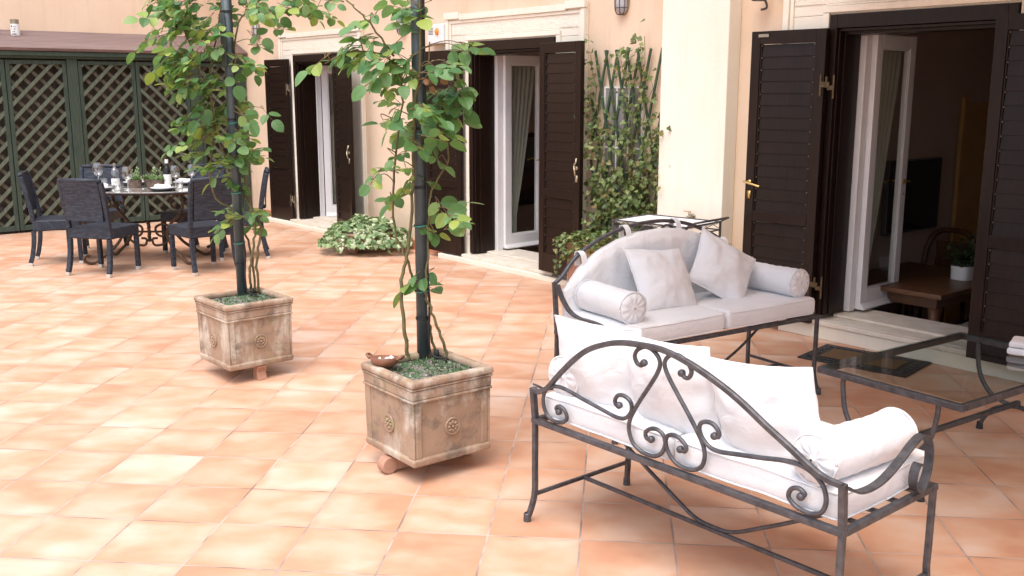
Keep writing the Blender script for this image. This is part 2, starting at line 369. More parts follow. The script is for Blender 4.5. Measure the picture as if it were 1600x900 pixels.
def mat_coir():
    m, t, b, o = newmat('coir'); v = coords(t); n = noi(t, v, 120, 4, .7)
    t.links.new(ramp(t, n, [(.3, (.07,.04,.018)), (.7, (.23,.14,.06))]), b.inputs['Base Color']); b.inputs['Roughness'].default_value = 1; bump(t, b, n, 1, .01); return m
M['coir'] = mat_coir()

def painting_mat():
    m, t, b, o = newmat('dim_landscape_canvas'); L = t.links
    c = t.nodes.new('ShaderNodeTexCoord'); sp = t.nodes.new('ShaderNodeSeparateXYZ'); L.new(c.outputs['Generated'], sp.inputs[0])
    n = noi(t, c.outputs['Generated'], 5, 5, .6)
    a = t.nodes.new('ShaderNodeMath'); a.operation = 'MULTIPLY_ADD'; L.new(n, a.inputs[0]); a.inputs[1].default_value = .5; L.new(sp.outputs[2], a.inputs[2])
    L.new(ramp(t, a.outputs[0], [(.30, (.02,.015,.012)), (.55, (.12,.055,.025)), (.80, (.05,.05,.045)), (1, (.10,.12,.11))]), b.inputs['Base Color']); b.inputs['Roughness'].default_value = .5; return m
M['painting'] = painting_mat()

# ------------------------------------------------------------------ ground
g = MB(); g.add([(-30,-25,0),(18,-25,0),(18,5.85,0),(-30,5.85,0)], [(0,1,2,3)])
fl = g.build('terrace_floor', M['tiles']); tag(fl, kind='structure')
g = MB(); g.add([(-60,-60,-.6),(60,-60,-.6),(60,60,-.6),(-60,60,-.6)], [(0,1,2,3)])
gr = g.build('ground', M['skirt']); tag(gr, kind='structure')

# ------------------------------------------------------------------ house
YW = 5.85; WT = .30
house = thing('house', 'peach stucco house with three cream framed shuttered doorways onto the terrace', 'house', (-6, YW, 0))
def hb(mb, name, mat, parent=house, **kw):          # geometry given in world coordinates, stored relative to the house
    off = Vector((-6, YW, 0)); mb.v = [tuple(Vector(p)-off) for p in mb.v]
    return mb.build(name, mat, parent, **kw)
DOORS = [(-11.29, -10.07, 2.07), (-7.74, -6.52, 2.10), (-3.85, -2.655, 2.13)]
SILL = [.05, .06, .12]
TOPZ = 5.2
wall = MB(); xs = [-13.4] + [v for d in DOORS for v in d[:2]] + [3.2]
for i in range(0, 8, 2): wall.box(xs[i], xs[i+1], YW, YW+WT, -.6, TOPZ)
for (x0, x1, zt) in DOORS: wall.box(x0, x1, YW, YW+WT, zt, TOPZ)
hb(wall, 'wall', M['peach'])
# pilaster
pl = MB().box(-5.225, -4.60, 5.715, YW-.002, 0, TOPZ); hb(pl, 'pilaster', M['cream'], bevel=.006)
# skirting strips of terracotta tile
for (a, b_) in ((-12.6,-11.69), (-9.68,-8.1), (-6.14,-5.24), (-4.58,-4.12)):
    hb(MB().box(a, b_, YW-.02, YW-.002, .0, .10), 'skirting', M['skirt'])
# surrounds
for i, (x0, x1, zt) in enumerate(DOORS):
    oz = zt+.265; w = .365; z0 = .0 if i else 0
    s = MB(); y1 = YW-.002; yf = YW-.03
    s.box(x0-w, x0-.002, yf, y1, .28, zt); s.box(x1+.002, x1+w, yf, y1, .28, zt); s.box(x0-w, x1+w, yf, y1, zt+.002, oz)
    s.box(x0-w-.012, x0-.002, yf-.012, y1, SILL[i]-.04, .279); s.box(x1+.002, x1+w+.012, yf-.012, y1, SILL[i]-.04, .279)
    sr = hb(s, 'door_surround', M['cream'], bevel=.003)
    mo = MB()
    def band(xa, xb, za, zb, d): mo.box(xa, xb, yf-d, yf-.0015, za, zb)
    # outer moulding with crossette ears, inner bead
    for sx, xe in ((-1, x0-w), (1, x1+w)):
        xa, xb = sorted((xe, xe-sx*.045)); band(xa, xb, .28, oz-.047, .028)
        xa, xb = sorted((xe-sx*.047, xe-sx*.075)); band(xa, xb, .28, oz-.078, .014)
        xi = x0 if sx < 0 else x1
        xa, xb = sorted((xi+sx*.012, xi+sx*.06)); band(xa, xb, .28, zt+.012, .020)
    band(x0-w-.012, x0-w+.225, oz-.045, oz+.018, .040); band(x1+w-.225, x1+w+.012, oz-.045, oz+.018, .040)
    band(x0-w+.227, x1+w-.227, oz-.058, oz-.004, .034)
    band(x0-w+.047, x1+w-.047, oz-.086, oz-.060, .018)
    band(x0-.06, x1+.06, zt+.014, zt+.055, .022); band(x0-.045, x1+.045, zt+.057, zt+.07, .012)
    hb(mo, 'moulding', M['cream'], bevel=.004)
    fr = MB().box(x0-w+.08, x1+w-.08, yf-.006, yf-.001, zt+.073, oz-.088)
    hb(fr, 'frieze_panel', M['cream_rough'])
# steps
st = MB().box(-12.0, -9.75, 5.66, YW-.034, 0, .045); hb(st, 'door_step', M['cream'], bevel=.005)
st = MB().box(-8.15, -6.10, 5.70, YW-.034, 0, .05); hb(st, 'door_step', M['cream'], bevel=.005)
st = MB().box(-4.11, -2.2, 5.775, YW-.034, 0, .093); hb(st, 'door_step', M['cream'], bevel=.005)
for i, (xa, xb, yf, z0) in enumerate(((-11.35,-10.0,5.70,.047), (-7.80,-6.46,5.735,.052), (-3.84,-2.4,5.765,.095))):
    sl = MB().box(xa, xb, yf, YW-.034, z0, z0+.03)
    sl.box(DOORS[i][0]+.002, DOORS[i][1]-.002, YW-.033, 6.35, z0-.02, z0+.032)
    sl.box(DOORS[i][0]+.06, DOORS[i][1]-.06, YW+.10, 6.28, z0+.033, z0+.052)
    hb(sl, 'threshold_slab', M['stone'], bevel=.004)
# dark wooden door frames
for i, (x0, x1, zt) in enumerate(DOORS):
    f = MB(); zb = SILL[i]+.035
    f.box(x0, x0+.055, YW-.055, YW+.02, zb, zt); f.box(x1-.055, x1, YW-.055, YW+.02, zb, zt); f.box(x0+.056, x1-.056, YW-.055, YW+.02, zt-.085, zt)
    f.box(x0+.008, x0+.075, YW+.022, YW+.20, zb, zt-.09); f.box(x1-.075, x1-.008, YW+.022, YW+.20, zb, zt-.09); f.box(x0+.077, x1-.077, YW+.022, YW+.20, zt-.125, zt-.09)
    f.box(x0+.056, x0+.066, YW-.03, YW+.018, zb, zt-.09); f.box(x1-.066, x1-.056, YW-.03, YW+.018, zb, zt-.09)
    f.box(x0+.067, x1-.067, YW-.03, YW+.018, zt-.105, zt-.087)
    hb(f, 'door_frame', M['shutter'], bevel=.003)
    wf = MB(); ya, yb = YW+.205, YW+.27
    wf.box(x0+.06, x0+(.085 if i == 0 else .115), ya, yb, zb, zt-.10) 
    hb(wf, 'inner_frame', M['white_paint'], bevel=.004)

# shutters: local x from the hinge (0) to the free edge (W), local y thickness, z up
def shutter(hx, hy, ang, z0, z1, side, handle=None, label=None):
    Wd, th = .565, .042; H = z1-z0
    sh = MB(); s = .07; sg = side
    X = lambda a, b_: tuple(sorted((a*sg, b_*sg)))
    def bx(a, b_, ya, yb, za, zb): xa, xb = X(a, b_); sh.box(xa, xb, ya, yb, za, zb)
    zm = .655*1.0; zr = .075
    bx(0, s, -th/2, th/2, 0, H); bx(Wd-s, Wd, -th/2, th/2, 0, H)
    bx(s+.0005, Wd-s-.0005, -th/2, th/2, 0, .165); bx(s+.0005, Wd-s-.0005, -th/2, th/2, zm, zm+zr); bx(s+.0005, Wd-s-.0005, -th/2, th/2, H-.085, H)
    # inner bead
    for (za, zb) in ((.166, zm-.001), (zm+zr+.001, H-.086)):
        bx(s+.001, s+.010, -th/2+.006, th/2-.006, za, zb); bx(Wd-s-.010, Wd-s-.001, -th/2+.006, th/2-.006, za, zb)
    o = sh.build('shutter', M['shutter'], house, bevel=.003)
    o.location = (hx+6, hy-YW, z0); o.rotation_euler = (0, 0, ang)
    if label: o['label'] = label
    lv = MB()
    for (za, zb) in ((.166, zm-.001), (zm+zr+.001, H-.086)):
        n = max(1, round((zb-za)/.083)); p = (zb-za)/n
        for k in range(n):
            zc = za+p*(k+.5); A = T(0, 0, zc) @ RX(R(-5 + random.uniform(-.5,.5)))
            xa, xb = X(s+.011, Wd-s-.011)
            lv.box(xa, xb, -.006, .006, -p/2-.004, p/2-.003, A)
    l = lv.build('louvres', M['shutter'], o, bevel=.0015)
    pn = MB()
    for (za, zb) in ((.166, zm-.001), (zm+zr+.001, H-.086)):
        n = max(1, round((zb-za)/.083)); p = (zb-za)/n
        for k in range(n):
            zc = za+p*(k+1)
            for xx in (s+.014, Wd-s-.014): pn.lathe([(0,0),(.003,.0),(.003,.006),(0,.006)], 6, T(xx*sg, -.008, zc-.01) @ RX(R(90)))
    pn.build('louvre_pins', M['zinc'], o)
    for zh in ((.27, H-.36) if side < 0 else ()):
        h = MB(); h.box(*X(.014,.027), -th/2-.006, -th/2-.001, zh-.07, zh+.07); h.box(*X(-.045,.018), -th/2-.009, -th/2-.0065, zh-.012, zh+.022)
        h.lathe([(0,-.035),(.008,-.035),(.008,.035),(0,.035)], 8, T(-.022*sg, -th/2-.004, zh+.02))
        h.box(*X(-.080,-.068), -th/2-.006, -th/2-.001, zh-.085, zh+.065); h.box(*X(-.070,-.03), -th/2-.0055, -th/2-.0035, zh-.03, zh-.002)
        h.build('hinge', M['bronze_shaded'] if handle == 'lever' else M['zinc'], o, bevel=.001)
    if handle:
        hz = .925; xh = (Wd-.035)*sg
        h = MB(); y = -th/2
        h.box(xh-.014, xh+.014, y-.006, y-.001, hz-.115, hz-.06); h.lathe([(0,0),(.017,0),(.017,.006),(0,.006)], 14, T(xh, y-.001, hz) @ RX(R(90)))
        if handle == 'lever':
            h.tube([(xh, y-.004, hz), (xh, y-.04, hz)], .008); h.tube(smooth_path([(xh-.02*sg*-1, y-.042, hz+.006), (xh-.03*sg, y-.046, hz-.004), (xh-.085*sg, y-.044, hz-.016), (xh-.11*sg, y-.042, hz-.022)]), .0075)
        else:
            h.tube(smooth_path([(xh, y-.006, hz+.08), (xh+.012, y-.02, hz+.05), (xh-.008, y-.022, hz+.02), (xh+.01, y-.03, hz-.02), (xh, y-.014, hz-.06)]), .007)
        h.build('handle', M['brass'] if handle == 'lever' else M['pewter'], o, smooth=True)
    return o
shutter(-11.36, 5.765, R(2), .04, 2.03, -1, label='left shutter of the far doorway, folded flat against the wall')
shutter(-10.13, 5.70, R(-12), .06, 2.03, 1, 'latch', 'right shutter of the far doorway, swung half outwards')
shutter(-7.80, 5.755, R(2), .065, 2.03, -1, label='left shutter of the middle doorway, behind the rose')
shutter(-6.575, 5.70, R(-5), .10, 2.045, 1, 'latch', 'right shutter of the middle doorway with brass latch')
s3 = shutter(-3.83, 5.755, R(3), .10, 2.045, -1, 'lever', 'left shutter of the near doorway with brass lever')
shutter(-2.70, 5.66, R(-2), .12, 2.06, 1, None, 'right shutter of the near doorway at the picture edge')
b_ = MB().box(-.505, -.425, -.030, -.0225, 1.905, 1.925); b_.build('catch_plate', M['zinc'], s3)

# white glazed inner leaves with a sheer curtain, opened into the rooms (local x along the leaf)
def leaf(hx, hy, ang, z0, z1, w, label):
    o = MB(); H = z1-z0; th = .045; s = .075
    o.box(0, s, -th/2, th/2, 0, H); o.box(w-s, w, -th/2, th/2, 0, H); o.box(s+.0005, w-s-.0005, -th/2, th/2, 0, .13); o.box(s+.0005, w-s-.0005, -th/2, th/2, H-.085, H)
    for ys in (-1, 1):
        ya, yb = sorted((ys*.010, ys*.018))
        o.box(s+.001, s+.012, ya, yb, .131, H-.086); o.box(w-s-.012, w-s-.001, ya, yb, .131, H-.086); o.box(s+.013, w-s-.013, ya, yb, .131, .143); o.box(s+.013, w-s-.013, ya, yb, H-.098, H-.086)
    o.add([(0.0,-th/2-.03,0),(w,-th/2-.03,0),(w,-th/2-.001,0),(0,-th/2-.001,0),(0,-th/2-.03,.012),(w,-th/2-.03,.012),(w,-th/2-.001,.045),(0,-th/2-.001,.045)], [(0,3,2,1),(4,5,6,7),(0,1,5,4),(1,2,6,5),(2,3,7,6),(3,0,4,7)])
    d = o.build('glazed_door', M['white_paint'], house, bevel=.003); d.location = (hx+6, hy-YW, z0); d.rotation_euler = (0,0,ang); d['label'] = label
    MB().box(s+.001, w-s-.001, -.003, .003, .131, H-.086).build('glass_pane', M['glass'], d)
    c = MB()
    def cf(u, v):
        z = H-.10 - v*(H-.20); wd = (w-.10)*(1-.62*min(1, v*1.15)**1.3); x = .05+u*wd
        return (x, .055+.014*math.sin(u*44+.6*math.sin(v*5))*(.6+.4*v), z)
    c.grid(cf, 70, 24); c.build('curtain', M['curtain'], d, smooth=True)
    h = MB(); hz = .86; xh = w-.035
    for ys in (-1, 1):
        y = ys*th/2; h.tube([(xh, y, hz), (xh, y+ys*.045, hz)], .007); h.tube(smooth_path([(xh, y+ys*.045, hz), (xh-.04, y+ys*.047, hz+.004), (xh-.10, y+ys*.045, hz-.008)]), .007)
        h.lathe([(0,0),(.018,0),(.018,.005),(0,.005)], 12, T(xh, y+ys*.001, hz) @ RX(R(90 if ys < 0 else -90)))
        h.lathe([(0,0),(.010,0),(.010,.004),(0,.004)], 10, T(xh, y+ys*.001, hz-.09) @ RX(R(90 if ys < 0 else -90)))
    h.build('handle', M['brass'], d, smooth=True)
# local -y side must face +x (the camera side), so the leaf runs along +y: rotate by 90 degrees
leaf(-11.195, 6.125, R(60), .10, 1.955, .52, 'white glazed leaf of the far doorway with sheer curtain')
leaf(-7.615, 6.125, R(91), .12, 1.985, .50, 'white glazed leaf of the middle doorway with sheer curtain')
leaf(-3.72, 6.125, R(92), .165, 2.015, .52, 'white glazed leaf of the near doorway with sheer curtain')

# rooms behind the doorways (floors lie lower than the terrace)
def room(x0, x1, y1, z0, z1, wm, label):
    r = MB(); y0 = YW+WT+.002
    r.box(x0-.1, x0, y0, y1, z0, z1); r.box(x1, x1+.1, y0, y1, z0, z1); r.box(x0-.1, x1+.1, y1+.001, y1+.1, z0, z1)
    o = hb(r, 'room_wall', wm); o['label'] = label
    hb(MB().box(x0-.1, x1+.1, y0, y1+.1, z0-.1, z0-.001), 'room_floor', M['parquet'])
    hb(MB().box(x0-.1, x1+.1, y0, y1+.1, z1+.001, z1+.1), 'ceiling', M['white_paint'])
room(-13.0, -9.6, 9.2, -.45, 2.5, M['room_pink'], 'pinkish plaster walls of the far room')
room(-9.05, -5.6, 9.6, -.45, 2.5, M['room_pink'], 'pinkish plaster walls of the room with the painting')
room(-4.35, -.6, 10.4, -.45, 2.5, M['room_pink'], 'pinkish plaster walls of the room with the television')
# orange-lit doorway, its light painted ochre on the living-room side wall, with shelf
rc = MB().box(-4.348, -4.335, 8.62, 9.6, -.4, 1.55); hb(rc, 'lit_doorway', M['doorway_glow'])
rc = MB().box(-4.334, -4.20, 8.64, 9.55, .22, .25).box(-4.334, -4.30, 8.56, 8.62, -.44, 1.60); hb(rc, 'lit_doorway_shelf', M['doorway_glow'])

# roof eave over the whole facade, above the picture
ev = MB().box(-13.4, 3.2, 5.0, YW-.002, 4.2, 4.35); hb(ev, 'eave', M['cream'])

aw = thing('shade_awning', 'added cream canvas awning shading the near doorway, unseen above the picture', 'awning', (-.62, YW, 2.66))  # unseen awning, added to block light over the right side
MB().sweep([(0,-.01,.25),(0,-1.6,.08),(0,-3.3,-.06)], [(-.012,-3.0),(.012,-3.0),(.012,3.0),(-.012,3.0)], up=(1,0,0)).build('canvas', M['cream'], aw)
MB().tube([(-3.0,-3.32,-.07),(3.0,-3.32,-.07)], .03, 10).build('front_bar', M['white_paint'], aw, smooth=True)

# ------------------------------------------------------------------ furniture seen inside the near room
tv = thing('television', 'black flat television on the living room side wall behind the glazed door', 'television', (-4.30, 7.8, .8))
MB().box(-.02, .025, -.42, .40, -.30, .30).build('casing', M['grey_dark'], tv, bevel=.008)
MB().box(.026, .03, -.41, .39, -.285, .29).build('screen', M['screen'], tv)
tb = thing('dining_table', 'dark wooden table inside the near doorway holding a potted plant', 'table', (-3.62, 7.05, -.45))
MB().box(-.5, .36, -.66, .45, .715, .75).build('tabletop', M['table_wood'], tb, bevel=.006)
MB().box(-.42, .28, -.56, .36, .63, .714).build('apron', M['table_wood'], tb)
for (x, y) in ((-.4,-.54),(.26,-.54),(-.4,.33),(.26,.33)): MB().lathe([(0,0),(.03,0),(.025,.1),(.04,.3),(.03,.4),(.045,.63),(0,.63)], 10, T(x,y,0)).build('leg', M['table_wood'], tb, smooth=True)
def inner_chair(x, y, rz, label):
    c = thing('wooden_chair', label, 'chair', (x, y, -.45), rz, 'wooden chairs at the indoor table')
    MB().box(-.21, .21, -.2, .2, .42, .47).build('seat', M['table_wood'], c, bevel=.01)
    b = MB(); b.tube(smooth_path([(-.2,-.2,.45),(-.21,-.24,.75),(-.15,-.27,.92),(0,-.28,.96),(.15,-.27,.92),(.21,-.24,.75),(.2,-.2,.45)]), .024)
    b.box(-.15, .15, -.255, -.235, .55, .88, RX(R(4))); b.build('backrest', M['table_wood'], c, smooth=False)
    for sx in (-.18,.18):
        for sy in (-.17,.17): MB().tube([(sx,sy,.42),(sx*1.05,sy*1.05,0)], .02, 8, [1,.7]).build('leg', M['table_wood'], c)
inner_chair(-4.06, 7.80, R(180), 'carved wooden chair behind the indoor table, nearest the television')
inner_chair(-4.08, 6.65, R(-90), 'wooden chair at the near end of the indoor table, behind the glass')
pp = thing('potted_plant', 'bushy dark green plant in a white trough on the indoor table', 'plant', (-3.47, 7.20, .301))
tr = MB(); tr.grid(lambda u, v: ((.075+.006*v)*math.copysign(abs(math.cos(2*math.pi*u))**.5, math.cos(2*math.pi*u)), (.19+.006*v)*math.copysign(abs(math.sin(2*math.pi*u))**.5, math.sin(2*math.pi*u)), .001+v*.10), 32, 1)
tr.build('pot', M['white_plastic'], pp, smooth=True)
lf = MB()
for k in range(420):
    p = Vector((random.gauss(0,.06), random.uniform(-.2,.2), .12+abs(random.gauss(0,.07)))); a = T(*p) @ RZ(random.uniform(0,6.3)) @ RX(random.uniform(-1,1))
    lf.add([(0,0,0),(.014,.02,.004),(0,.05,0),(-.014,.02,.004)], [(0,1,2,3)], a)
lf.build('foliage', M['dark_leaf'], pp)
bs = thing('storage_bench', 'grey painted bench with a cream cushion inside the near doorway', 'bench', (-3.08, 6.95, -.45))
MB().box(-.25, .5, -.2, .25, 0, .40).box(-.27, .52, -.22, .27, .401, .43).build('body', M['cabinet_grey'], bs, bevel=.006)
MB().box(-.26, .51, -.21, .26, .431, .48).build('cushion', M['linen'], bs, bevel=.02)
pt = thing('framed_painting', 'dim landscape painting in a dark frame on the middle room wall', 'painting', (-9.04, 7.4, .75))
MB().box(0, .03, -.45, .75, -.42, .42).build('frame', M['plug'], pt, bevel=.008)
MB().box(.031, .034, -.40, .70, -.37, .37).build('canvas', M['painting'], pt)

# ------------------------------------------------------------------ things on the facade
def cage_lamp(x, z, label):
    t_ = thing('bulkhead_lamp', label, 'wall lamp', (x, YW-.001, z), 0, 'caged lamps along the facade'); t_.scale = (.9,.9,.9)
    b = MB(); prof = [(.0,-.10),(.035,-.095),(.055,-.06),(.06,0),(.055,.06),(.035,.095),(0,.10)]
    b.lathe(prof, 18, T(0,-.03,0) @ Matrix.Diagonal((1,.9,1,1))); b.build('glass_dome', M['lamp_glass'], t_, smooth=True)
    MB().lathe([(0,0),(.07,0),(.07,.025),(0,.025)], 20, Matrix.Diagonal((.95,1,1.6,1)) @ RX(R(90))).build('back_plate', M['zinc'], t_, smooth=False)
    c = MB()
    for a in (-65,-22,22,65):
        pts = [((r+.008)*math.sin(R(a)), -.03-(r+.008)*.92*math.cos(R(a)), zz*1.06) for (r, zz) in prof]; c.tube(smooth_path(pts, 3), .0038, 6)
    for zz, r in ((-.05,.064),(.035,.066)):
        c.tube([(r*math.sin(R(a)), -.03-r*.92*math.cos(R(a)), zz) for a in range(-90, 91, 12)], .0038, 6)
    c.build('wire_cage', M['iron'], t_, smooth=True)
m, t, b, o = newmat('frosted_lamp_glass'); b.inputs['Base Color'].default_value = (.50,.50,.53,1); b.inputs['Roughness'].default_value = .18; M['lamp_glass'] = m
cage_lamp(-12.30, 2.40, 'caged bulkhead lamp on the wall above the far left shutter')
cage_lamp(-8.905, 2.31, 'caged bulkhead lamp on the peach wall beside the dark pole and alarm box')
cage_lamp(-5.755, 2.335, 'caged bulkhead lamp above the ivy trellis')
hk = thing('lamp_bracket', 'dark iron scroll bracket on the wall above the near left shutter', 'bracket', (-4.38, YW-.001, 2.25))
b = MB(); b.tube(smooth_path([(0,-.12,.16),(0,-.10,.06),(.015,-.05,.0),(.035,-.06,-.045),(.02,-.10,-.06)]), .008); b.lathe([(0,0),(.05,0),(.06,.05),(.0,.06)], 12, T(0,-.1,.0)); b.build('scroll', M['iron'], hk, smooth=True)
al = thing('alarm_box', 'white alarm siren box with orange lens beside the middle doorway', 'alarm', (-8.245, YW-.002, 2.195))
MB().box(-.135, .135, -.075, 0, -.095, .095).build('casing', M['white_plastic'], al, bevel=.012)
g = MB()
for k in range(5): g.box(-.115, -.035, -.0775, -.0752, .015+k*.014-.02, .021+k*.014-.02)
g.build('grille', M['grey_dark'], al)
MB().lathe([(0,-.035),(.02,-.03),(.03,0),(.02,.03),(0,.035)], 14, T(.035,-.072,.02)).build('lens', M['orange'], al, smooth=True)
sw = thing('wall_switch', 'small white switch box on the peach wall left of the near shutter', 'switch', (-4.40, YW-.001, 1.04))
MB().box(-.035, .035, -.035, 0, -.05, .05).build('casing', M['white_plastic'], sw, bevel=.006)
MB().box(-.015, .015, -.039, -.0355, -.02, .02).build('button', M['cabinet_grey'], sw)
tp = thing('garden_tap', 'chrome garden tap with a red lever on the cream pilaster', 'tap', (-4.86, 5.714, .735))
b = MB(); b.lathe([(0,0),(.022,0),(.022,.006),(0,.006)], 12, RX(R(90))); b.tube([(0,0,0),(0,-.06,0)], .011); b.tube(smooth_path([(0,-.05,0),(0,-.075,-.005),(0,-.08,-.03),(0,-.08,-.055)]), .010); b.tube([(0,-.045,0),(0,-.045,.035)], .009); b.lathe([(0,-.075),(.014,-.075),(.014,-.055),(0,-.055)], 10, T(0,-.08,0))
b.build('body', M['zinc'], tp, smooth=True)
MB().box(-.055, .012, -.052, -.040, .036, .042).build('lever', M['skirt'], tp, bevel=.002)
mc = thing('meter_cabinet', 'grey meter cabinet with white edging behind the ivy trellis', 'cabinet', (-5.72, YW-.002, 1.25))
MB().box(-.20, .20, -.022, 0, -.50, .42).build('panel', M['cabinet_grey'], mc)
e = MB(); e.box(-.215,-.201,-.026,0,-.5,.435); e.box(.201,.215,-.026,0,-.5,.435); e.box(-.2,.2,-.026,0,.421,.435)
for xx in (-.07,.06): e.box(xx-.006, xx+.006, -.026, -.0225, -.5, .42)
for zz in (-.05,): e.box(-.2,.2,-.0285,-.0265, zz-.008, zz+.008)
e.build('edging', M['white_plastic'], mc)

# ------------------------------------------------------------------ green house shed and garden wall at the left end
sd_ = thing('trellis_shed', 'green lattice fronted lean-to with a brown sheet roof at the terrace end', 'shed', (-12.75, 3.5, 0))
def shb(mb, name, mat, **kw):
    mb.v = [(p[0]+12.75, p[1]-3.5, p[2]) for p in mb.v]; return mb.build(name, mat, sd_, **kw)
XF = -12.75; ZT = 2.02
posts = [(1.44,1.56),(3.585,3.705),(5.07,5.19),(5.72,5.82)]
for (a, b_) in posts: shb(MB().box(XF-.03, XF+.035, a, b_, 0, ZT), 'post', M['lattice_frame'], bevel=.004)
panels = [(1.57,2.24),(2.25,2.905),(2.915,3.578),(3.712,4.385),(4.395,5.063),(5.197,5.715)]
def clip_diag(y0, y1, z0, z1, c, sgn):      # line z = sgn*y + c clipped to the panel
    pts = []
    for yy in (y0, y1):
        zz = sgn*yy+c
        if z0 <= zz <= z1: pts.append((yy, zz))
    for zz in (z0, z1):
        yy = (zz-c)*sgn
        if y0 < yy < y1: pts.append((yy, zz))
    return pts[:2] if len(pts) >= 2 else None
for pi_, (a, b_) in enumerate(panels):
    f = MB(); z0, z1 = .03, ZT-.02; fw = .045
    f.box(XF-.01, XF+.025, a, a+fw, z0, z1); f.box(XF-.01, XF+.025, b_-fw, b_, z0, z1); f.box(XF-.01, XF+.025, a+fw+.001, b_-fw-.001, z0, z0+.06); f.box(XF-.01, XF+.025, a+fw+.001, b_-fw-.001, z1-.045, z1)
    pn = shb(f, 'lattice_panel', M['lattice_frame'], bevel=.003)
    for nm, sgn, xo, mt in (('front_laths', 1 if pi_ < 4 else -1, .011, M['lattice_front']), ('rear_laths', -1 if pi_ < 4 else 1, -.0115, M['lattice_rear'])):
        l = MB(); c = -8.0
        while c < 10:
            q = clip_diag(a+.03, b_-.03, z0+.04, z1-.03, c + random.uniform(-.004,.004), sgn)
            if q and abs(q[0][0]-q[1][0]) > .03:
                l.bar((XF+xo, q[0][0], q[0][1]), (XF+xo, q[1][0], q[1][1]), .037, .020, (1,0,0))
            c += .172
        l.v = [(p[0]+12.75, p[1]-3.5, p[2]) for p in l.v]
        if l.v: l.build(nm, mt, pn)
shb(MB().box(XF-.06, XF+.05, 1.2, 5.83, ZT+.001, ZT+.06), 'top_beam', M['lattice_frame'], bevel=.004)
shb(MB().box(XF-.16, XF-.14, 1.2, 5.82, 0, ZT+.1), 'back_boards', M['shed_back'])
shb(MB().box(XF-.135, XF-.05, 1.2, 5.82, .001, .02), 'shed_floor', M['shed_back'])
rf = MB(); rf.sweep([(XF+.10, 1.1, 2.105), (XF-.44, 1.1, 2.325)], [(0,0),(0,4.74),(.035,4.74),(.035,0)], up=(0,1,0))
shb(rf, 'roof', M['roof'])
shb(MB().box(XF+.052, XF+.085, 1.1, 5.82, 2.05, 2.10), 'fascia', M['lattice_frame'], bevel=.003)
g = MB()
for (yy, zz) in ((3.02,.255),(3.16,.27),(2.72,.30)): g.lathe([(0,0),(.026,0),(.026,.02),(0,.02)], 14, T(-.003, yy-3.5, zz) @ RY(R(90)))
g.build('vent_hole', M['plug'], sd_)
gw = MB().box(-13.45, XF-.44, -6, YW-.002, -.3, TOPZ)
gwo = gw.build('garden_wall', M['peach']); tag(gwo, 'tall peach plastered wall rising behind the brown lean-to roof', 'wall')
cn = thing('tin_can', 'white painted tin can with dark smudges standing on the brown roof', 'can', (-13.03, 3.13, 2.285))
MB().lathe([(0,0),(.05,0),(.05,.13),(.048,.132)], 20).build('label_sleeve', M['label_white'], cn, smooth=False)
MB().lathe([(.046,.131),(.047,.185),(.040,.186),(.040,.14),(0,.14)], 20).build('rim', M['zinc'], cn)
g = MB()
for (a, z, w, h) in ((-.35,.105,.016,.02),(.1,.10,.010,.008),(.45,.105,.02,.006),(-.3,.075,.008,.010),(.35,.076,.012,.014),(.05,.064,.008,.008),(.0,.042,.03,.006),(.3,.047,.012,.006),(.15,.016,.05,.012)):
    x = .0508; A = RZ(R(-38)+a) @ T(x, 0, z)
    g.box(-.0004, .0006, -w/2, w/2, -h/2, h/2, A)
g.build('smudges', M['grey_dark'], cn)

# ------------------------------------------------------------------ planters
M['clay_far'] = clay_mat('weathered_clay_far', 1.3); M['clay_near'] = clay_mat('weathered_clay_near', 6.1)
def pebbly(mb_p, mb_m, h, n):
    for k in range(n):
        x, y = random.uniform(-h, h), random.uniform(-h, h); r = random.uniform(.003,.008)
        mb_p.lathe([(0,-.6*r),(r,-.1*r),(.8*r,.5*r),(0,.7*r)], 5, T(x, y, .437) @ RZ(random.random()*6) @ RX(random.uniform(-.5,.5)))
    for k in range(n*2):
        cx, cy = random.choice(((-.05,-.09),(.08,.02),(-.10,.05),(.1,.11),(-.02,.12))); x, y = cx+random.gauss(0,.045), cy+random.gauss(0,.04)
        if max(abs(x), abs(y)) > h: continue
        A = T(x, y, .436) @ RZ(random.random()*6.3) @ RX(random.uniform(-.7,.7)); l = random.uniform(.010,.022)
        mb_m.add([(0,0,0),(.004,l*.5,l*.5),(0,l*.7,l),(-.004,l*.5,l*.5)], [(0,1,2,3)], A)
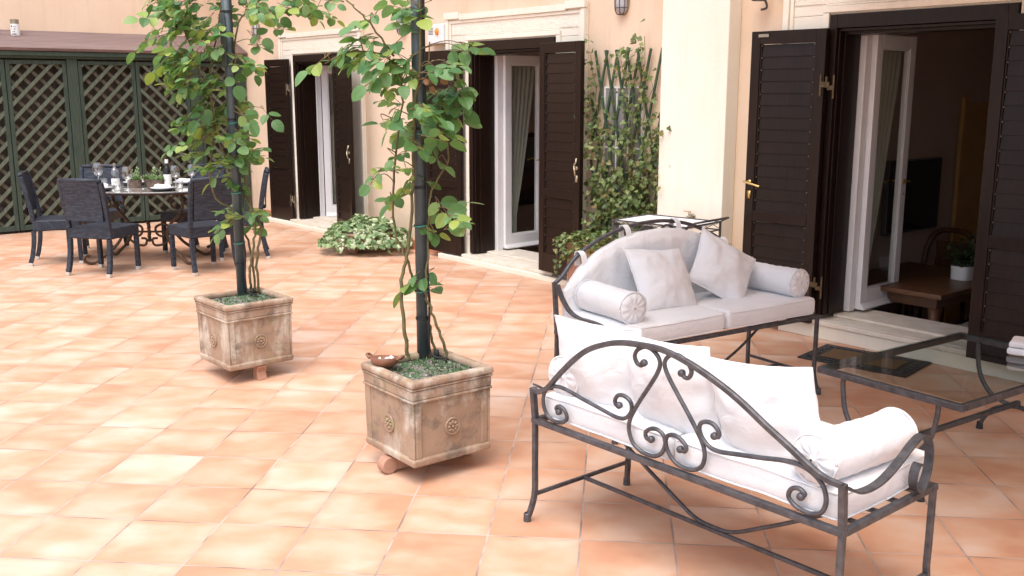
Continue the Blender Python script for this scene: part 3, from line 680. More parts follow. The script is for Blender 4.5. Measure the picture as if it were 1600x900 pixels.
def planter(name, label, loc, rz, mat, feet):
    p = thing(name, label, 'planter', loc, rz, 'square terracotta planters')
    b = MB(); b.frus(.193,.196,.10,.42)
    for sx in (-1,1):
        for sy in (-1,1):
            h0, h1 = .199, .203
            for k in range(2):
                w = .045
                if k == 0: q = [(sx*h0,sy*h0),(sx*(h0-w),sy*h0),(sx*(h0-w),sy*(h0-.012)),(sx*h0,sy*(h0-.012))]
                else: q = [(sx*h0,sy*(h0-.013)),(sx*(h0-.012),sy*(h0-.013)),(sx*(h0-.012),sy*(h0-w)),(sx*h0,sy*(h0-w))]
                vs_ = [(x,y,.118) for x,y in q]+[(x*1.018,y*1.018,.374) for x,y in q]
                fs = [(0,3,2,1),(4,5,6,7),(0,1,5,4),(1,2,6,5),(2,3,7,6),(3,0,4,7)]
                if sx*sy*(1 if k == 0 else 1) > 0: fs = [f[::-1] for f in fs]
                b.add(vs_, fs)
    o = b.build('body', mat, p, bevel=.005)
    bb = MB(); bb.frus(.203,.206,.083,.120); bb.build('base_moulding', mat, p, bevel=.012, seg=3)
    bb = MB(); bb.frus(.208,.2085,.3655,.3775); bb.frus(.2045,.206,.378,.4215); bb.frus(.210,.212,.422,.432); bb.build('band_moulding', mat, p, bevel=.005, seg=2)
    r = MB(); w = .042; H = .2155
    prof = [(0,0)]
    a, c = H, H-w
    z0, z1 = .4325, .4655
    vs_ = []
    for z in (z0, z1):
        for h in (a, c): vs_ += [(-h,-h,z),(h,-h,z),(h,h,z),(-h,h,z)]
    fs = []
    for k in range(4):
        j = (k+1) % 4
        fs += [(k,j,8+j,8+k), (4+j,4+k,12+k,12+j), (8+k,8+j,12+j,12+k), (j,k,4+k,4+j)]
    r.add(vs_, fs); r.build('rim', mat, p, bevel=.0135, seg=4)
    for A in (T(.198,0,.232) @ RZ(R(90)), T(0,-.198,.232), T(-.198,0,.232) @ RZ(R(-90)), T(0,.198,.232) @ RZ(R(180))):
        q = MB(); B = A @ RX(R(90))
        q.lathe([(0,.0015),(.031,.0015)], 24, B)
        q.lathe([(.030,.0),(.035,.006),(.0385,.006),(.040,-.002)], 28, B)
        q.lathe([(0,.011),(.005,.010),(.0075,.006),(.008,0)], 10, B)
        for k in range(8):
            C = B @ RZ(k*math.pi/4) @ T(.0185,0,.002)
            q.lathe([(0,.007),(.004,.006),(.0065,.003),(.007,-.002)], 10, C @ Matrix.Diagonal((1.35,.95,1,1)))
        q.build('rosette', mat, p, smooth=True)
    for (A, kind) in feet:
        f = MB()
        if kind == 'scroll':
            prof = [(-.055,0),(.02,0),(.012,.02),(.005,.05),(.022,.082),(-.05,.082),(-.045,.055),(-.056,.035)]
            f.add([(x,-.028,z) for x,z in prof]+[(x,.028,z) for x,z in prof], [tuple(range(8)), tuple(range(15,7,-1))]+[(k,k+8,(k+1)%8+8,(k+1)%8) for k in range(8)], A)
        else:
            f.lathe([(0,-.028),(.038,-.028),(.038,.028),(0,.028)], 20, A @ T(.0,0,.039) @ RX(R(90))); f.box(-.14,-.02,-.026,.026,.012,.082, A)
        f.build('foot', M['clay_plain'], p, bevel=.004)
    MB().add([(-.174,-.174,.436),(.174,-.174,.436),(.174,.174,.436),(-.174,.174,.436)], [(0,1,2,3)]).build('soil', M['soil'], p)
    pb, ms = MB(), MB(); pebbly(pb, ms, .165, 90)
    tag(pb.build('gravel', M['gravel'], p), kind='stuff'); tag(ms.build('moss', M['moss'], p), kind='stuff')
    return p
M['gravel'] = mottled('grey_gravel', (.16,.14,.12), (.42,.39,.35), 60, .9, 0, 0)
M['moss'] = leaf_mat('moss', [(0, (.04,.10,.04)), (.6, (.08,.17,.07)), (1, (.16,.24,.10))], .2, veins=False)
PA, PB = (-5.452, 2.416), (-3.542, 2.408)
planter('terracotta_planter', 'square terracotta planter with dark mould stains, the farther of the two', (*PA, 0), R(1.5), M['clay_far'],
        [(T(.185,.0,0), 'scroll'), (T(-.185,0,0) @ RZ(R(180)), 'scroll')])
planter('terracotta_planter', 'square terracotta planter with white lime bloom holding a small clay bowl, nearer', (*PB, 0), R(-1.5), M['clay_near'],
        [(T(-.02,-.20,0) @ RZ(R(-90)), 'log'), (T(0,.2,0) @ RZ(R(90)), 'log')])

# poles
def pole(name, label, x, y, z0, box_z=None):
    p = thing(name, label, 'pole', (x, y, z0), 0, 'dark rose support poles')
    MB().tube([(0,0,0),(0,0,2.3)], .0265, 16).build('shaft', M['pole'], p, smooth=True)
    for z in (.19, .79, 1.05, 1.66): MB().lathe([(.0268,-.006),(.030,-.006),(.030,.006),(.0268,.006)], 16, T(0,0,z)).build('collar', M['plug'], p)
    h = MB(); h.tube(smooth_path([(.03,.02,.02),(.033,.012,.12),(.030,.022,.26),(.036,.010,.40),(.031,.015,.8),(.034,.012,1.6),(.03,.01,2.3)], 8), .006, 6)
    h.tube(smooth_path([(.03,.02,.03),(.06,.03,.012),(.10,.05,.01),(.14,.03,.012)], 6), .006, 6); h.lathe([(0,0),(.012,0),(.01,.04),(0,.045)], 8, T(.05,.045,.0))
    h.build('irrigation_hose', M['plug'], p, smooth=True)
    for z in (.32, .62, 1.03): MB().lathe([(.034,-.003),(.036,-.003),(.036,.003),(.034,.003)], 14, T(.003,.002,z) @ RX(R(8))).build('plant_tie', M['tie'], p)
    if box_z: MB().box(-.028,.034,-.036,-.0272,box_z,box_z+.30).build('clamp_plate', M['pole'], p, bevel=.004)
    return p
M['tie'] = mottled('green_tie', (.03,.22,.18), (.05,.28,.22), 9, .5, 0, 0)
pole('support_pole', 'dark painted pole rising from the farther terracotta planter', -5.627, 2.485, .437, 1.35)
pole('support_pole', 'dark painted pole rising from the nearer terracotta planter', -3.722, 2.51, .437)

# ------------------------------------------------------------------ climbing roses
RIGHT = Vector((.633,.774,0)); AWAY = Vector((-.774,.633,0))
def leaflet(mb, A, L, w=.72, fold=.18, droop=.2):
    hw = L*w/2
    out = [(0,0),(.62,.10),(.98,.33),(1.02,.55),(.82,.79),(.40,.95),(0,1.05)]
    vs_ = []; 
    for (x, y) in out: vs_.append((0, y*L, -droop*L*y*y))
    for sx in (1,-1):
        for (x, y) in out[1:-1]: vs_.append((sx*x*hw, y*L, fold*x*hw - droop*L*y*y))
    fs = []
    R_ = [0]+[7+i for i in range(5)]+[6]; L_ = [0]+[12+i for i in range(5)]+[6]
    for i in range(6):
        a, b_, c, d = i, i+1, R_[i+1], R_[i]
        fs.append(tuple(dict.fromkeys((a, d, c, b_)))); 
        c, d = L_[i+1], L_[i]
        fs.append(tuple(dict.fromkeys((a, b_, c, d))))
    mb.add(vs_, [f for f in fs if len(f) > 2], A)
def frame_to(d, up):
    d = Vector(d).normalized(); u = Vector(up); x = d.cross(u)
    if x.length < 1e-3: x = d.cross(Vector((1,0,0)))
    x.normalize(); z = x.cross(d); return Matrix((x, d, z)).transposed().to_4x4()
def compound(lf, st, base, d, up, size, n=5):
    """a rose leaf: a rachis with a terminal leaflet and pairs of side leaflets"""
    A = frame_to(d, up); A.translation = base; Lr = size*1.5
    st.tube([A @ Vector((0,t*Lr,-.10*Lr*t*t)) for t in (0,.35,.7,1)], .0014, 4)
    def put(t, ang, L):
        B = A @ T(0, t*Lr, -.10*Lr*t*t) @ RZ(ang) @ RX(random.uniform(-.35,.2)) @ RY(random.uniform(-.4,.4)) @ T(0,.004,0)
        leaflet(lf, B, L*random.uniform(.85,1.12), random.uniform(.70,.86), random.uniform(.05,.3), random.uniform(.05,.35))
    put(1, random.uniform(-.2,.2), size)
    for t in ((.62,) if n == 3 else (.68,.28)):
        for sx in (1,-1): put(t, sx*R(random.uniform(55,80)), size*(.92 if t > .5 else .78))
def rose(name, label, base, canes, blobs, size, dens, depth=.16):
    root = thing(name, label, 'rose', base, 0, 'climbing roses on the poles')
    st, lf, tw = MB(), MB(), MB()
    cane_pts = []
    for c, r in canes:
        P = smooth_path([RIGHT*x + AWAY*dd + Vector((0,0,z)) for (x, dd, z) in c], 7); n = len(P)
        P = [p + Vector((random.gauss(0,.003), random.gauss(0,.003), 0)) for p in P]
        st.tube(P, r, 7, [1-.55*i/n for i in range(n)]); cane_pts += P
        for k in range(0, n-1, 1):          # thorns
            if random.random() < .5:
                a = random.uniform(0, 6.28); q = P[k]; st.lathe([(.003,0),(0,.009)], 4, T(*q) @ RZ(a) @ RY(R(90)) @ T(0,0,r*.7))
    for (x, z, r) in blobs:
        n = max(1, round((r/.062)**2*dens)); c0 = RIGHT*x + AWAY*random.gauss(-.02, depth*.6) + Vector((0,0,z))
        near = min(cane_pts, key=lambda p: (p-c0).length + (.6*max(0, p.z-c0.z-.05)))
        if (near-c0).length > .05:
            mid = (near+c0)/2 + Vector((random.gauss(0,.02), random.gauss(0,.02), .03)); tw.tube(smooth_path([near, mid, c0], 4), .0028, 5, [1-.06*i for i in range(9)])
        for k in range(n):
            c = c0 + RIGHT*random.gauss(0, r*.42) + AWAY*random.gauss(0, min(depth, r)*.8) + Vector((0,0,random.gauss(0, r*.42)))
            out = (c - Vector((0,0,c.z))); hx = out.dot(RIGHT)
            d = RIGHT*(math.copysign(1, hx if abs(hx) > .04 else random.uniform(-1,1))*random.uniform(.35,1.1)) + AWAY*random.uniform(-.9,.6) + Vector((0,0,random.uniform(-.75,.25)))
            up = Vector((random.gauss(0,.35), random.gauss(-.35,.35), 1))
            s_ = size*random.uniform(.72,1.18)
            b0 = c - d.normalized()*s_*1.0
            if (b0-c0).length > .03: tw.tube([c0, (c0+b0)/2+Vector((0,0,.008)), b0], .0016, 4)
            compound(lf, tw, b0, d, up, s_, random.choice((5,5,5,3)))
    st.build('cane', M['bark'], root, smooth=True); tw.build('twigs', M['twig'], root, smooth=True); lf.build('foliage', M['rose_leaf'], root)
    return root
ROSE_FAR = [(-0.342, 1.673, 0.114), (-0.171, 1.692, 0.133), (-0.019, 1.749, 0.095), (-0.285, 1.54, 0.133), (-0.114, 1.54, 0.114), (-0.43, 1.483, 0.068), (-0.323, 1.388, 0.133), (-0.171, 1.388, 0.114), (-0.076, 1.426, 0.095), (-0.209, 1.236, 0.125), (-0.095, 1.274, 0.095), (-0.274, 1.274, 0.095), (0.076, 1.407, 0.095), (0.152, 1.471, 0.057), (-0.171, 1.084, 0.106), (-0.076, 1.084, 0.095), (0.038, 1.122, 0.084), (0.133, 1.065, 0.057), (0.217, 1.114, 0.038), (-0.278, 0.989, 0.076), (-0.152, 0.932, 0.087), (-0.019, 0.951, 0.068), (0.065, 0.951, 0.046), (-0.247, 0.837, 0.046), (-0.057, 0.817, 0.084), (0.038, 0.837, 0.068), (0.095, 0.856, 0.076), (0.163, 0.856, 0.046), (-0.114, 0.734, 0.061), (-0.019, 0.684, 0.061), (0.125, 0.494, 0.049), (0.068, 0.456, 0.065), (-0.087, 0.456, 0.065), (-0.034, 0.475, 0.046), (-0.125, 0.38, 0.034), (-0.342, 0.875, 0.03), (0.095, 1.711, 0.076), (0.209, 1.711, 0.076), (0.323, 1.749, 0.076), (0.418, 1.73, 0.076), (0.532, 1.722, 0.057), (0.627, 1.749, 0.046), (0.152, 1.616, 0.049), (0.285, 1.635, 0.068), (0.399, 1.654, 0.061), (0.494, 1.662, 0.046), (0.57, 1.646, 0.03), (-0.019, 1.654, 0.068), (-0.494, 1.483, 0.038), (-0.43, 1.684, 0.038)]
ROSE_NEAR = [(-0.39, 1.347, 0.04), (-0.324, 1.384, 0.052), (-0.238, 1.433, 0.043), (-0.281, 1.332, 0.043), (-0.195, 1.375, 0.057), (-0.109, 1.375, 0.066), (-0.138, 1.304, 0.057), (-0.052, 1.332, 0.052), (-0.052, 1.261, 0.057), (-0.109, 1.246, 0.046), (-0.143, 1.189, 0.029), (0.092, 1.304, 0.043), (0.155, 1.318, 0.034), (0.206, 1.384, 0.026), (0.12, 1.218, 0.057), (0.183, 1.232, 0.046), (0.049, 1.189, 0.052), (0.029, 1.132, 0.066), (0.12, 1.132, 0.066), (0.172, 1.146, 0.043), (0.0, 1.06, 0.063), (0.086, 1.046, 0.049), (0.063, 1.089, 0.052), (-0.103, 1.117, 0.037), (-0.146, 1.089, 0.026), (-0.046, 1.003, 0.046), (0.02, 0.974, 0.046), (0.086, 0.917, 0.037), (-0.095, 0.931, 0.029), (-0.132, 0.86, 0.034), (-0.023, 0.888, 0.037), (-0.052, 0.802, 0.046), (-0.095, 0.759, 0.034), (0.014, 0.802, 0.037), (-0.143, 0.731, 0.026), (-0.189, 0.84, 0.02), (0.034, 0.688, 0.037), (0.092, 0.673, 0.037), (0.135, 0.696, 0.037), (0.158, 0.636, 0.026), (0.069, 0.602, 0.029), (0.011, 0.616, 0.026), (0.198, 0.688, 0.02), (-0.037, 1.59, 0.052), (0.029, 1.576, 0.037), (-0.086, 1.596, 0.034), (-0.003, 1.49, 0.026), (0.006, 0.387, 0.023), (0.014, 0.315, 0.023), (-0.046, 0.358, 0.02), (-0.166, 1.519, 0.02), (-0.223, 1.499, 0.023), (0.226, 1.404, 0.02)]
rose('climbing_rose', 'climbing rose trained up the pole in the farther planter, spreading along a high bough', (-5.627, 2.485, .437),
     [([(.055,.02,0),(.06,-.02,.12),(.09,-.02,.30),(.10,0,.45),(.03,.03,.62),(-.03,-.03,.8),(-.10,-.03,1.0),(-.12,0,1.3),(-.05,.02,1.6),(-.02,.03,1.9)], .0085),
      ([(.10,.03,0),(.10,.0,.20),(.13,.02,.40),(.07,.04,.55),(.03,.03,.9),(.02,.035,1.3),(.06,.03,1.6),(.25,.02,1.76),(.45,.05,1.78),(.66,.08,1.72)], .008),
      ([(.07,.05,0),(.05,.07,.25),(-.03,.05,.50),(-.13,.03,.58),(-.15,0,.75),(-.10,-.02,1.1),(-.22,-.02,1.5),(-.34,0,1.72)], .0075)],
     ROSE_FAR, .070, 2.9)
rose('climbing_rose', 'climbing rose trained up the pole in the nearer planter, with a long bough reaching left', (-3.722, 2.51, .437),
     [([(-.06,-.05,0),(-.075,-.06,.15),(-.085,-.05,.35),(-.05,-.04,.55),(-.025,-.04,.8),(-.015,-.04,1.1),(.015,-.04,1.35),(.02,-.045,1.65),(.01,-.03,1.95)], .0095),
      ([(.12,-.02,0),(.09,-.03,.10),(.05,-.03,.22),(.02,-.035,.32),(.035,-.03,.5),(.05,-.02,.75),(.13,-.02,.92),(.10,0,1.15)], .0075),
      ([(.06,.02,0),(.03,.03,.14),(-.02,.03,.30),(-.06,.0,.45),(-.12,.0,.62),(-.11,0,.9),(-.07,-.02,1.2),(-.12,-.03,1.35),(-.28,-.03,1.38),(-.40,-.02,1.33)], .007),
      ([(-.10,-.03,1.36),(-.20,-.04,1.5),(-.30,-.05,1.60),(-.33,-.05,1.68)], .005)],
     ROSE_NEAR, .074, 3.4)
rl = thing('rose_shoot', 'young red leaves on an upright rose shoot right of the nearer pole', 'rose shoot', (-3.722, 2.51, .437))
l, s_ = MB(), MB(); s_.tube(smooth_path([RIGHT*.10+Vector((0,-.06,1.20)), RIGHT*.115+Vector((0,-.08,1.32)), RIGHT*.12+Vector((0,-.08,1.42))], 4), .003, 5)
for k in range(3): compound(l, s_, RIGHT*.115+Vector((0,-.08,1.29)), RIGHT*random.uniform(-.2,.8)+Vector((0,-.3,random.uniform(-1,-.2))), (0,-1,.6), .036, 3)
s_.build('stem', M['twig'], rl); l.build('foliage', M['red_leaf'], rl)

# small clay bowl on the nearer planter
bw = thing('clay_bowl', 'small brown clay bowl with two handles resting on the nearer planter', 'bowl', (-3.655, 2.262, .452), R(35))
A = RX(R(-8))
MB().lathe([(0,0),(.035,.002),(.058,.02),(.068,.045),(.064,.046),(.053,.024),(.03,.008),(0,.006)], 26, A).build('body', M['bowl_clay'], bw, smooth=True)
for sx in (-1,1): MB().tube(smooth_path([A @ Vector((sx*.064,-.022,.038)), A @ Vector((sx*.082,-.014,.052)), A @ Vector((sx*.082,.014,.052)), A @ Vector((sx*.064,.022,.038))], 5), .006, 7).build('handle', M['bowl_clay'], bw, smooth=True)
g = MB()
for k in range(4):
    B = T(random.uniform(-.03,.035), random.uniform(-.03,.03), .022+k*.005) @ RZ(random.random()*6) @ RX(random.uniform(-.6,.6)); g.add([(0,-.018,0),(.016,0,.008),(0,.02,0),(-.014,.004,.010),(0,0,.02)], [(0,1,4),(1,2,4),(2,3,4),(3,0,4)], B)
sh = g.build('shell_fragments', M['porcelain'])
sh.location = (-3.655, 2.262, .452); sh.rotation_euler = (0,0,R(35)); tag(sh, 'white broken shell pieces lying in the small clay bowl', 'shells')

# ------------------------------------------------------------------ wrought-iron sofas
def rbox(fn_noise, w, d, h, r, nu=22, nv=12, nw=5):
    mb = MB()
    def proj_(p):
        hx, hy, hz = w/2, d/2, h/2
        q = Vector((max(-hx+r, min(hx-r, p[0])), max(-hy+r, min(hy-r, p[1])), max(-hz+r, min(hz-r, p[2])))); e = Vector(p)-q
        L = e.length; s_ = q + (e*(r/L) if L > 1e-9 else e); return s_ + fn_noise(s_)
    def sp(t, n_, half):       # denser sampling close to the edges
        x = 2*t-1; return half*math.copysign(1-(1-abs(x))**1.6, x)
    fx = lambda t: sp(t,nu,w/2); fy = lambda t: sp(t,nv,d/2); fz = lambda t: sp(t,nw,h/2)
    mb.grid(lambda u,v: proj_((fx(u),fy(v),h/2)), nu, nv); mb.grid(lambda u,v: proj_((fx(u),fy(v),-h/2)), nu, nv, flip=True)
    mb.grid(lambda u,v: proj_((fx(u),-d/2,fz(v))), nu, nw); mb.grid(lambda u,v: proj_((fx(u),d/2,fz(v))), nu, nw, flip=True)
    mb.grid(lambda u,v: proj_((-w/2,fy(u),fz(v))), nv, nw, flip=True); mb.grid(lambda u,v: proj_((w/2,fy(u),fz(v))), nv, nw)
    return mb
def weld(o, d=.0008):
    import bmesh
    bm = bmesh.new(); bm.from_mesh(o.data); bmesh.ops.remove_doubles(bm, verts=bm.verts, dist=d); bm.to_mesh(o.data); bm.free(); return o
def seat_cushion(parent, x0, x1, y0, y1, z0, h, seed, label=None):
    w, d = x1-x0, y1-y0
    def nz(p):
        q = p*3.0 + Vector((seed,seed*2,0)); a = noise.noise(q)*.008 + noise.noise(q*3)*.003
        dome = .014*(1-(2*p.x/w)**2)*(1-(2*p.y/d)**2) if p.z > 0 else 0
        return Vector((noise.noise(q+Vector((7,0,0)))*.006, noise.noise(q+Vector((0,9,0)))*.006, a+dome))
    mb = rbox(nz, w, d, h, .028, 34, 22, 7)
    o = weld(mb.build('seat_cushion', M['white_fabric'], parent, smooth=True)); o.location = ((x0+x1)/2, (y0+y1)/2, z0+h/2)
    for zz in (h/2-.010, -h/2+.010):
        pp_ = MB(); P = []
        for k in range(97):
            a = 2*math.pi*k/96; cx, sy = math.cos(a), math.sin(a); k2 = 1/max(abs(cx)/(w/2-.004), abs(sy)/(d/2-.004)); q = Vector((cx*k2, sy*k2, zz)); 
            hx, hy = w/2-.004, d/2-.004; r = .028; c_ = Vector((max(-hx+r,min(hx-r,q.x)), max(-hy+r,min(hy-r,q.y)), zz)); e = q-c_; e.z = 0
            if e.length > 1e-6: q = c_ + e*(r/e.length)
            P.append(q+nz(Vector((q.x,q.y,-.001)))*.8)
        pp_.tube(P, .0035, 6); pp_.build('piping', M['white_fabric'], o, smooth=True)
    return o
def pillow_mesh(w, h, t, seed):
    mb = MB()
    def f(sgn):
        def q(u, v):
            a, b_ = 2*u-1, 2*v-1; a = math.copysign(abs(a)**.8, a); b_ = math.copysign(abs(b_)**.8, b_)
            x = w/2*a*(1-.07*(1-b_*b_)); y = h/2*b_*(1-.07*(1-a*a)); th = max(0, (1-a**4)*(1-b_**4))**.5*(.55+.45*(1-a*a)*(1-b_*b_))*t/2
            n = Vector((a*2+seed, b_*2, sgn*3+seed)); k = max(0,(1-a*a)*(1-b_*b_))**.25
            th += k*(noise.noise(n)*.014 + noise.noise(n*2.6)*.006); rr = math.atan2(b_, a); e = max(abs(a), abs(b_))
            th += .006*k*math.sin(rr*9+seed+2*noise.noise(n))*e*e
            return (x + noise.noise(n+Vector((5,1,0)))*.006, y + noise.noise(n+Vector((1,5,0)))*.006, sgn*th)
        return q
    mb.grid(f(1), 30, 30); mb.grid(f(-1), 30, 30, flip=True)
    return mb
def pillow(label, Mx, w, h, t, seed, group):
    o = weld(pillow_mesh(w, h, t, seed).build('throw_pillow', M['white_fabric'], None, smooth=True)); o.matrix_world = Mx
    loc, rot, sc = Mx.decompose(); o.location = loc; o.rotation_euler = rot.to_euler()
    tag(o, label, 'pillow', group)
    pp_ = MB(); P = []
    for k in range(80):
        s4 = k/20; i = int(s4) % 4; f_ = s4-int(s4); c = 2*f_-1
        a, b_ = ((c,-1),(1,c),(-c,1),(-1,-c))[i]
        P.append((w/2*a*(1-.07*(1-b_*b_)), h/2*b_*(1-.07*(1-a*a)), 0))
    P.append(P[0]); pp_.tube(P, .0045, 6); pp_.build('piping', M['white_fabric'], o, smooth=True)
    return o
def bolster(label, Mx, L, r, seed, group):
    mb = MB(); prof = [(.004,-L/2-.012),(.015,-L/2-.004),(r*.55,-L/2-.012),(r*.88,-L/2-.006),(r*.985,-L/2+.006)] + [(r*(1+.02*math.sin(3*k)), -L/2+.02+(L-.04)*k/14) for k in range(15)] + [(r*.985,L/2-.006),(r*.88,L/2+.006),(r*.55,L/2+.012),(r*.2,L/2+.006),(.004,L/2+.012)]
    n = 40; m_ = len(prof)
    vs_ = []; fs = []
    for i in range(n):
        a = 2*math.pi*i/n
        for j, (rr, z) in enumerate(prof):
            q = Vector((math.cos(a)*1.5, math.sin(a)*1.5, z*6+seed)); k = 1+.045*noise.noise(q)+.02*noise.noise(q*2.7)
            endp = min(j, m_-1-j); z2 = z + (.004*math.sin(a*11+seed) if endp in (2,3) else 0)
            flat = .93 if math.sin(a) < -.6 else 1
            vs_.append((rr*k*math.cos(a), rr*k*math.sin(a)*flat, z2))
    for i in range(n):
        k = (i+1) % n
        for j in range(m_-1): fs.append((i*m_+j, k*m_+j, k*m_+j+1, i*m_+j+1))
    mb.add(vs_, fs); o = mb.build('bolster', M['white_fabric'], None, smooth=True)
    loc, rot, sc = Mx.decompose(); o.location = loc; o.rotation_euler = rot.to_euler(); tag(o, label, 'bolster', group)
    for z in (-L/2+.002, L/2-.002):
        p_ = MB(); p_.tube([(r*1.0*math.cos(k*math.pi/20), r*1.0*math.sin(k*math.pi/20)*(.96 if math.sin(k*math.pi/20) < -.5 else 1), z) for k in range(41)], .004, 6); p_.build('piping', M['white_fabric'], o, smooth=True)
    return o

SCR = dict(
 L=[(.127,.046),(.113,.058),(.131,.07),(.157,.06),(.17,.033),(.153,.012),(.13,.004),(.101,.002),(.065,.018),(.045,.056),(.047,.099),(.073,.13),(.117,.146),(.168,.144),(.252,.128),(.341,.113),(.404,.103),(.442,.107),(.466,.128),(.475,.153),(.467,.178),(.44,.191),(.413,.187),(.399,.167),(.403,.151),(.418,.15)],
 lL=[(.517,.331),(.506,.319),(.488,.324),(.476,.347),(.487,.371),(.515,.387),(.544,.386),(.573,.367),(.584,.342),(.575,.308),(.548,.258),(.514,.201),(.483,.143),(.467,.099),(.47,.061),(.49,.026),(.528,.006),(.565,.003),(.593,.010),(.615,.03),(.626,.065),(.615,.095),(.589,.107),(.561,.102),(.54,.082),(.548,.062),(.566,.064)])
def sofa(name, label, x, y, ang, L, D, Z, arch, arm, k_scroll, seat_split, group):
    s = thing(name, label, 'sofa', (x, y, 0), ang, group); r = .0095
    fr = MB(); w, t = .030, .021
    fr.box(-.012, L+.012, -.012, .012, Z-t, Z); fr.box(-.012, L+.012, D-.012, D+.012, Z-t, Z); fr.box(-.012, .012, .0125, D-.0125, Z-t, Z); fr.box(L-.012, L+.012, .0125, D-.0125, Z-t, Z)
    fr.build('seat_frame', M['iron'], s, bevel=.003)
    sl = MB()
    for k in range(4): sl.box(.0125, L-.0125, D*(k+.75)/4.5-.014, D*(k+.75)/4.5+.014, Z-.010, Z-.004)
    sl.build('seat_slats', M['iron'], s)
    for (px, py, sx, sy) in ((0,0,-1,-1),(L,0,1,-1),(0,D,-1,1),(L,D,1,1)):
        l = MB(); l.sweep(smooth_path([(px,py,Z-t),(px,py,.22),(px,py,.13),(px+sx*.008,py+sy*.006,.07),(px+sx*.022,py+sy*.018,.012)], 4), [(-.0095,-.0095),(.0095,-.0095),(.0095,.0095),(-.0095,.0095)])
        lg = l.build('leg', M['iron'], s, bevel=.002)
        MB().lathe([(0,0),(.0155,0),(.0145,.030),(.011,.034)], 10, T(px+sx*.023, py+sy*.019, .001)).build('foot', M['plug'] if seat_split == 3 else M['iron'], lg)
    st = MB(); zs = .115
    st.box(-.007,.007,.0105,D-.0105,zs-.007,zs+.007); st.box(L-.007,L+.007,.0105,D-.0105,zs-.007,zs+.007); st.box(.008,L-.008,D/2-.007,D/2+.007,zs-.007,zs+.007)
    st.build('stretcher', M['iron'], s, bevel=.002)
    br = MB(); br.tube(smooth_path([(.08,D/2,Z-t),(.30,D/2,.275),(.46,D/2,.19),(.57,D/2,.137),(L/2,D/2,.128),(L-.57,D/2,.137),(L-.46,D/2,.19),(L-.30,D/2,.275),(L-.08,D/2,Z-t)], 5), .0075); br.build('brace', M['iron'], s, smooth=True)
    # backrest: posts, arched bar and scrolls stand in one plane, leaning back a little
    lean = .04
    B = lambda u, v: (u, -lean*v/.4, Z+v)
    bk = MB(); hl, hr = arch[0][1], arch[-1][1]
    bk.bar(B(0,.001), B(0,hl+.006), .020, .020, (0,1,0)); bk.bar(B(L,.001), B(L,hr+.006), .020, .020, (0,1,0))
    bk.sweep(smooth_path([B(*q) for q in arch], 6), [(-.007,-.010),(.007,-.010),(.010,-.004),(.010,.004),(.007,.010),(-.007,.010),(-.010,.004),(-.010,-.004)], up=(0,1,0))
    bk.build('back_frame', M['iron'], s, bevel=0, smooth=False)
    km = L/1.27
    def sc(key, mirror):
        pts = SCR[key]; pts = [(u*km + .125*v, v*k_scroll + .012) for u, v in pts]; pts = [(L-u if mirror else u, v) for u, v in pts]
        m_ = MB(); P = smooth_path([B(*q) for q in pts], 4); m_.tube(P, .0076, 8)
        for e in (P[0], P[-1]): m_.lathe([(0,-.010),(.011,-.008),(.013,0),(.011,.008),(0,.010)], 10, T(*e) @ RX(R(90)))
        m_.build('scroll', M['iron'], s, smooth=True)
    for key in ('L','lL'):
        for mir in (False, True): sc(key, mir)
    for sx in (0, 1):
        xx = L*sx; q = smooth_path([(xx + (1 if sx else -1)*.018*math.sin(math.pi*min(1,max(0,yy/D))), yy, Z+v) for (yy, v) in arm], 6)
        m_ = MB(); m_.strap(q, .028, .007, (1,0,0)); m_.build('armrest', M['iron'], s)
    n = seat_split
    for k in range(n):
        xa = .02+(L-.04)*k/n; xb = .02+(L-.04)*(k+1)/n
        seat_cushion(s, xa+.004*(k > 0), xb-.004*(k < n-1), .015, D+.012, Z+.002, .098, x*3+k)
    return s
ARM2 = [(0,.13),(.05,.103),(.11,.098),(.18,.112),(.26,.148),(.33,.182),(.39,.195),(.44,.175),(.468,.125),(.462,.06),(.43,.018),(.395,.014),(.365,.04),(.36,.078),(.38,.105),(.402,.098)]
ARM1 = [(0,.235),(.05,.175),(.12,.125),(.2,.105),(.29,.105),(.37,.098),(.42,.072),(.45,.03),(.462,.003)]
S2 = (-2.768, 2.378, .022); S1 = (-3.552, 4.71, -1.676); L2, D2, Z2 = 1.31, .528, .425; L1, D1, Z1 = 1.397, .491, .451
sofa('garden_sofa', 'wrought iron garden sofa in the foreground seen from behind its scrolled back', *S2, L2, D2, Z2,
     [(0,.115),(.03,.112),(.08,.137),(.15,.205),(.233,.279),(.305,.331),(.382,.366),(.46,.39),(.55,.402),(.655,.405),(.748,.388),(.825,.364),(.907,.331),(.974,.297),(1.055,.248),(1.132,.205),(1.20,.165),(1.25,.143),(1.31,.135)], ARM2, 1.0, 2, 'white cushioned iron sofas')
sofa('garden_sofa', 'wrought iron garden sofa by the house facing the glass table, with a white back cover', *S1, L1, D1, Z1,
     [(0,.235),(.06,.262),(.164,.330),(.30,.408),(.45,.468),(.587,.497),(.70,.505),(.86,.496),(1.0,.468),(1.13,.425),(1.261,.354),(1.345,.272),(1.397,.238)], ARM1, 1.2, 2, 'white cushioned iron sofas')
sofa1 = [o for o in bpy.data.objects if o.name == 'garden_sofa.001'][0]
def arch1(u):
    A = [(0,.235),(.06,.262),(.164,.330),(.30,.408),(.45,.468),(.587,.497),(.70,.505),(.86,.496),(1.0,.468),(1.13,.425),(1.261,.354),(1.345,.272),(1.397,.238)]
    for (a, p), (b_, q) in zip(A, A[1:]):
        if a <= u <= b_: return p+(q-p)*(u-a)/(b_-a)
    return .24
bc = MB()
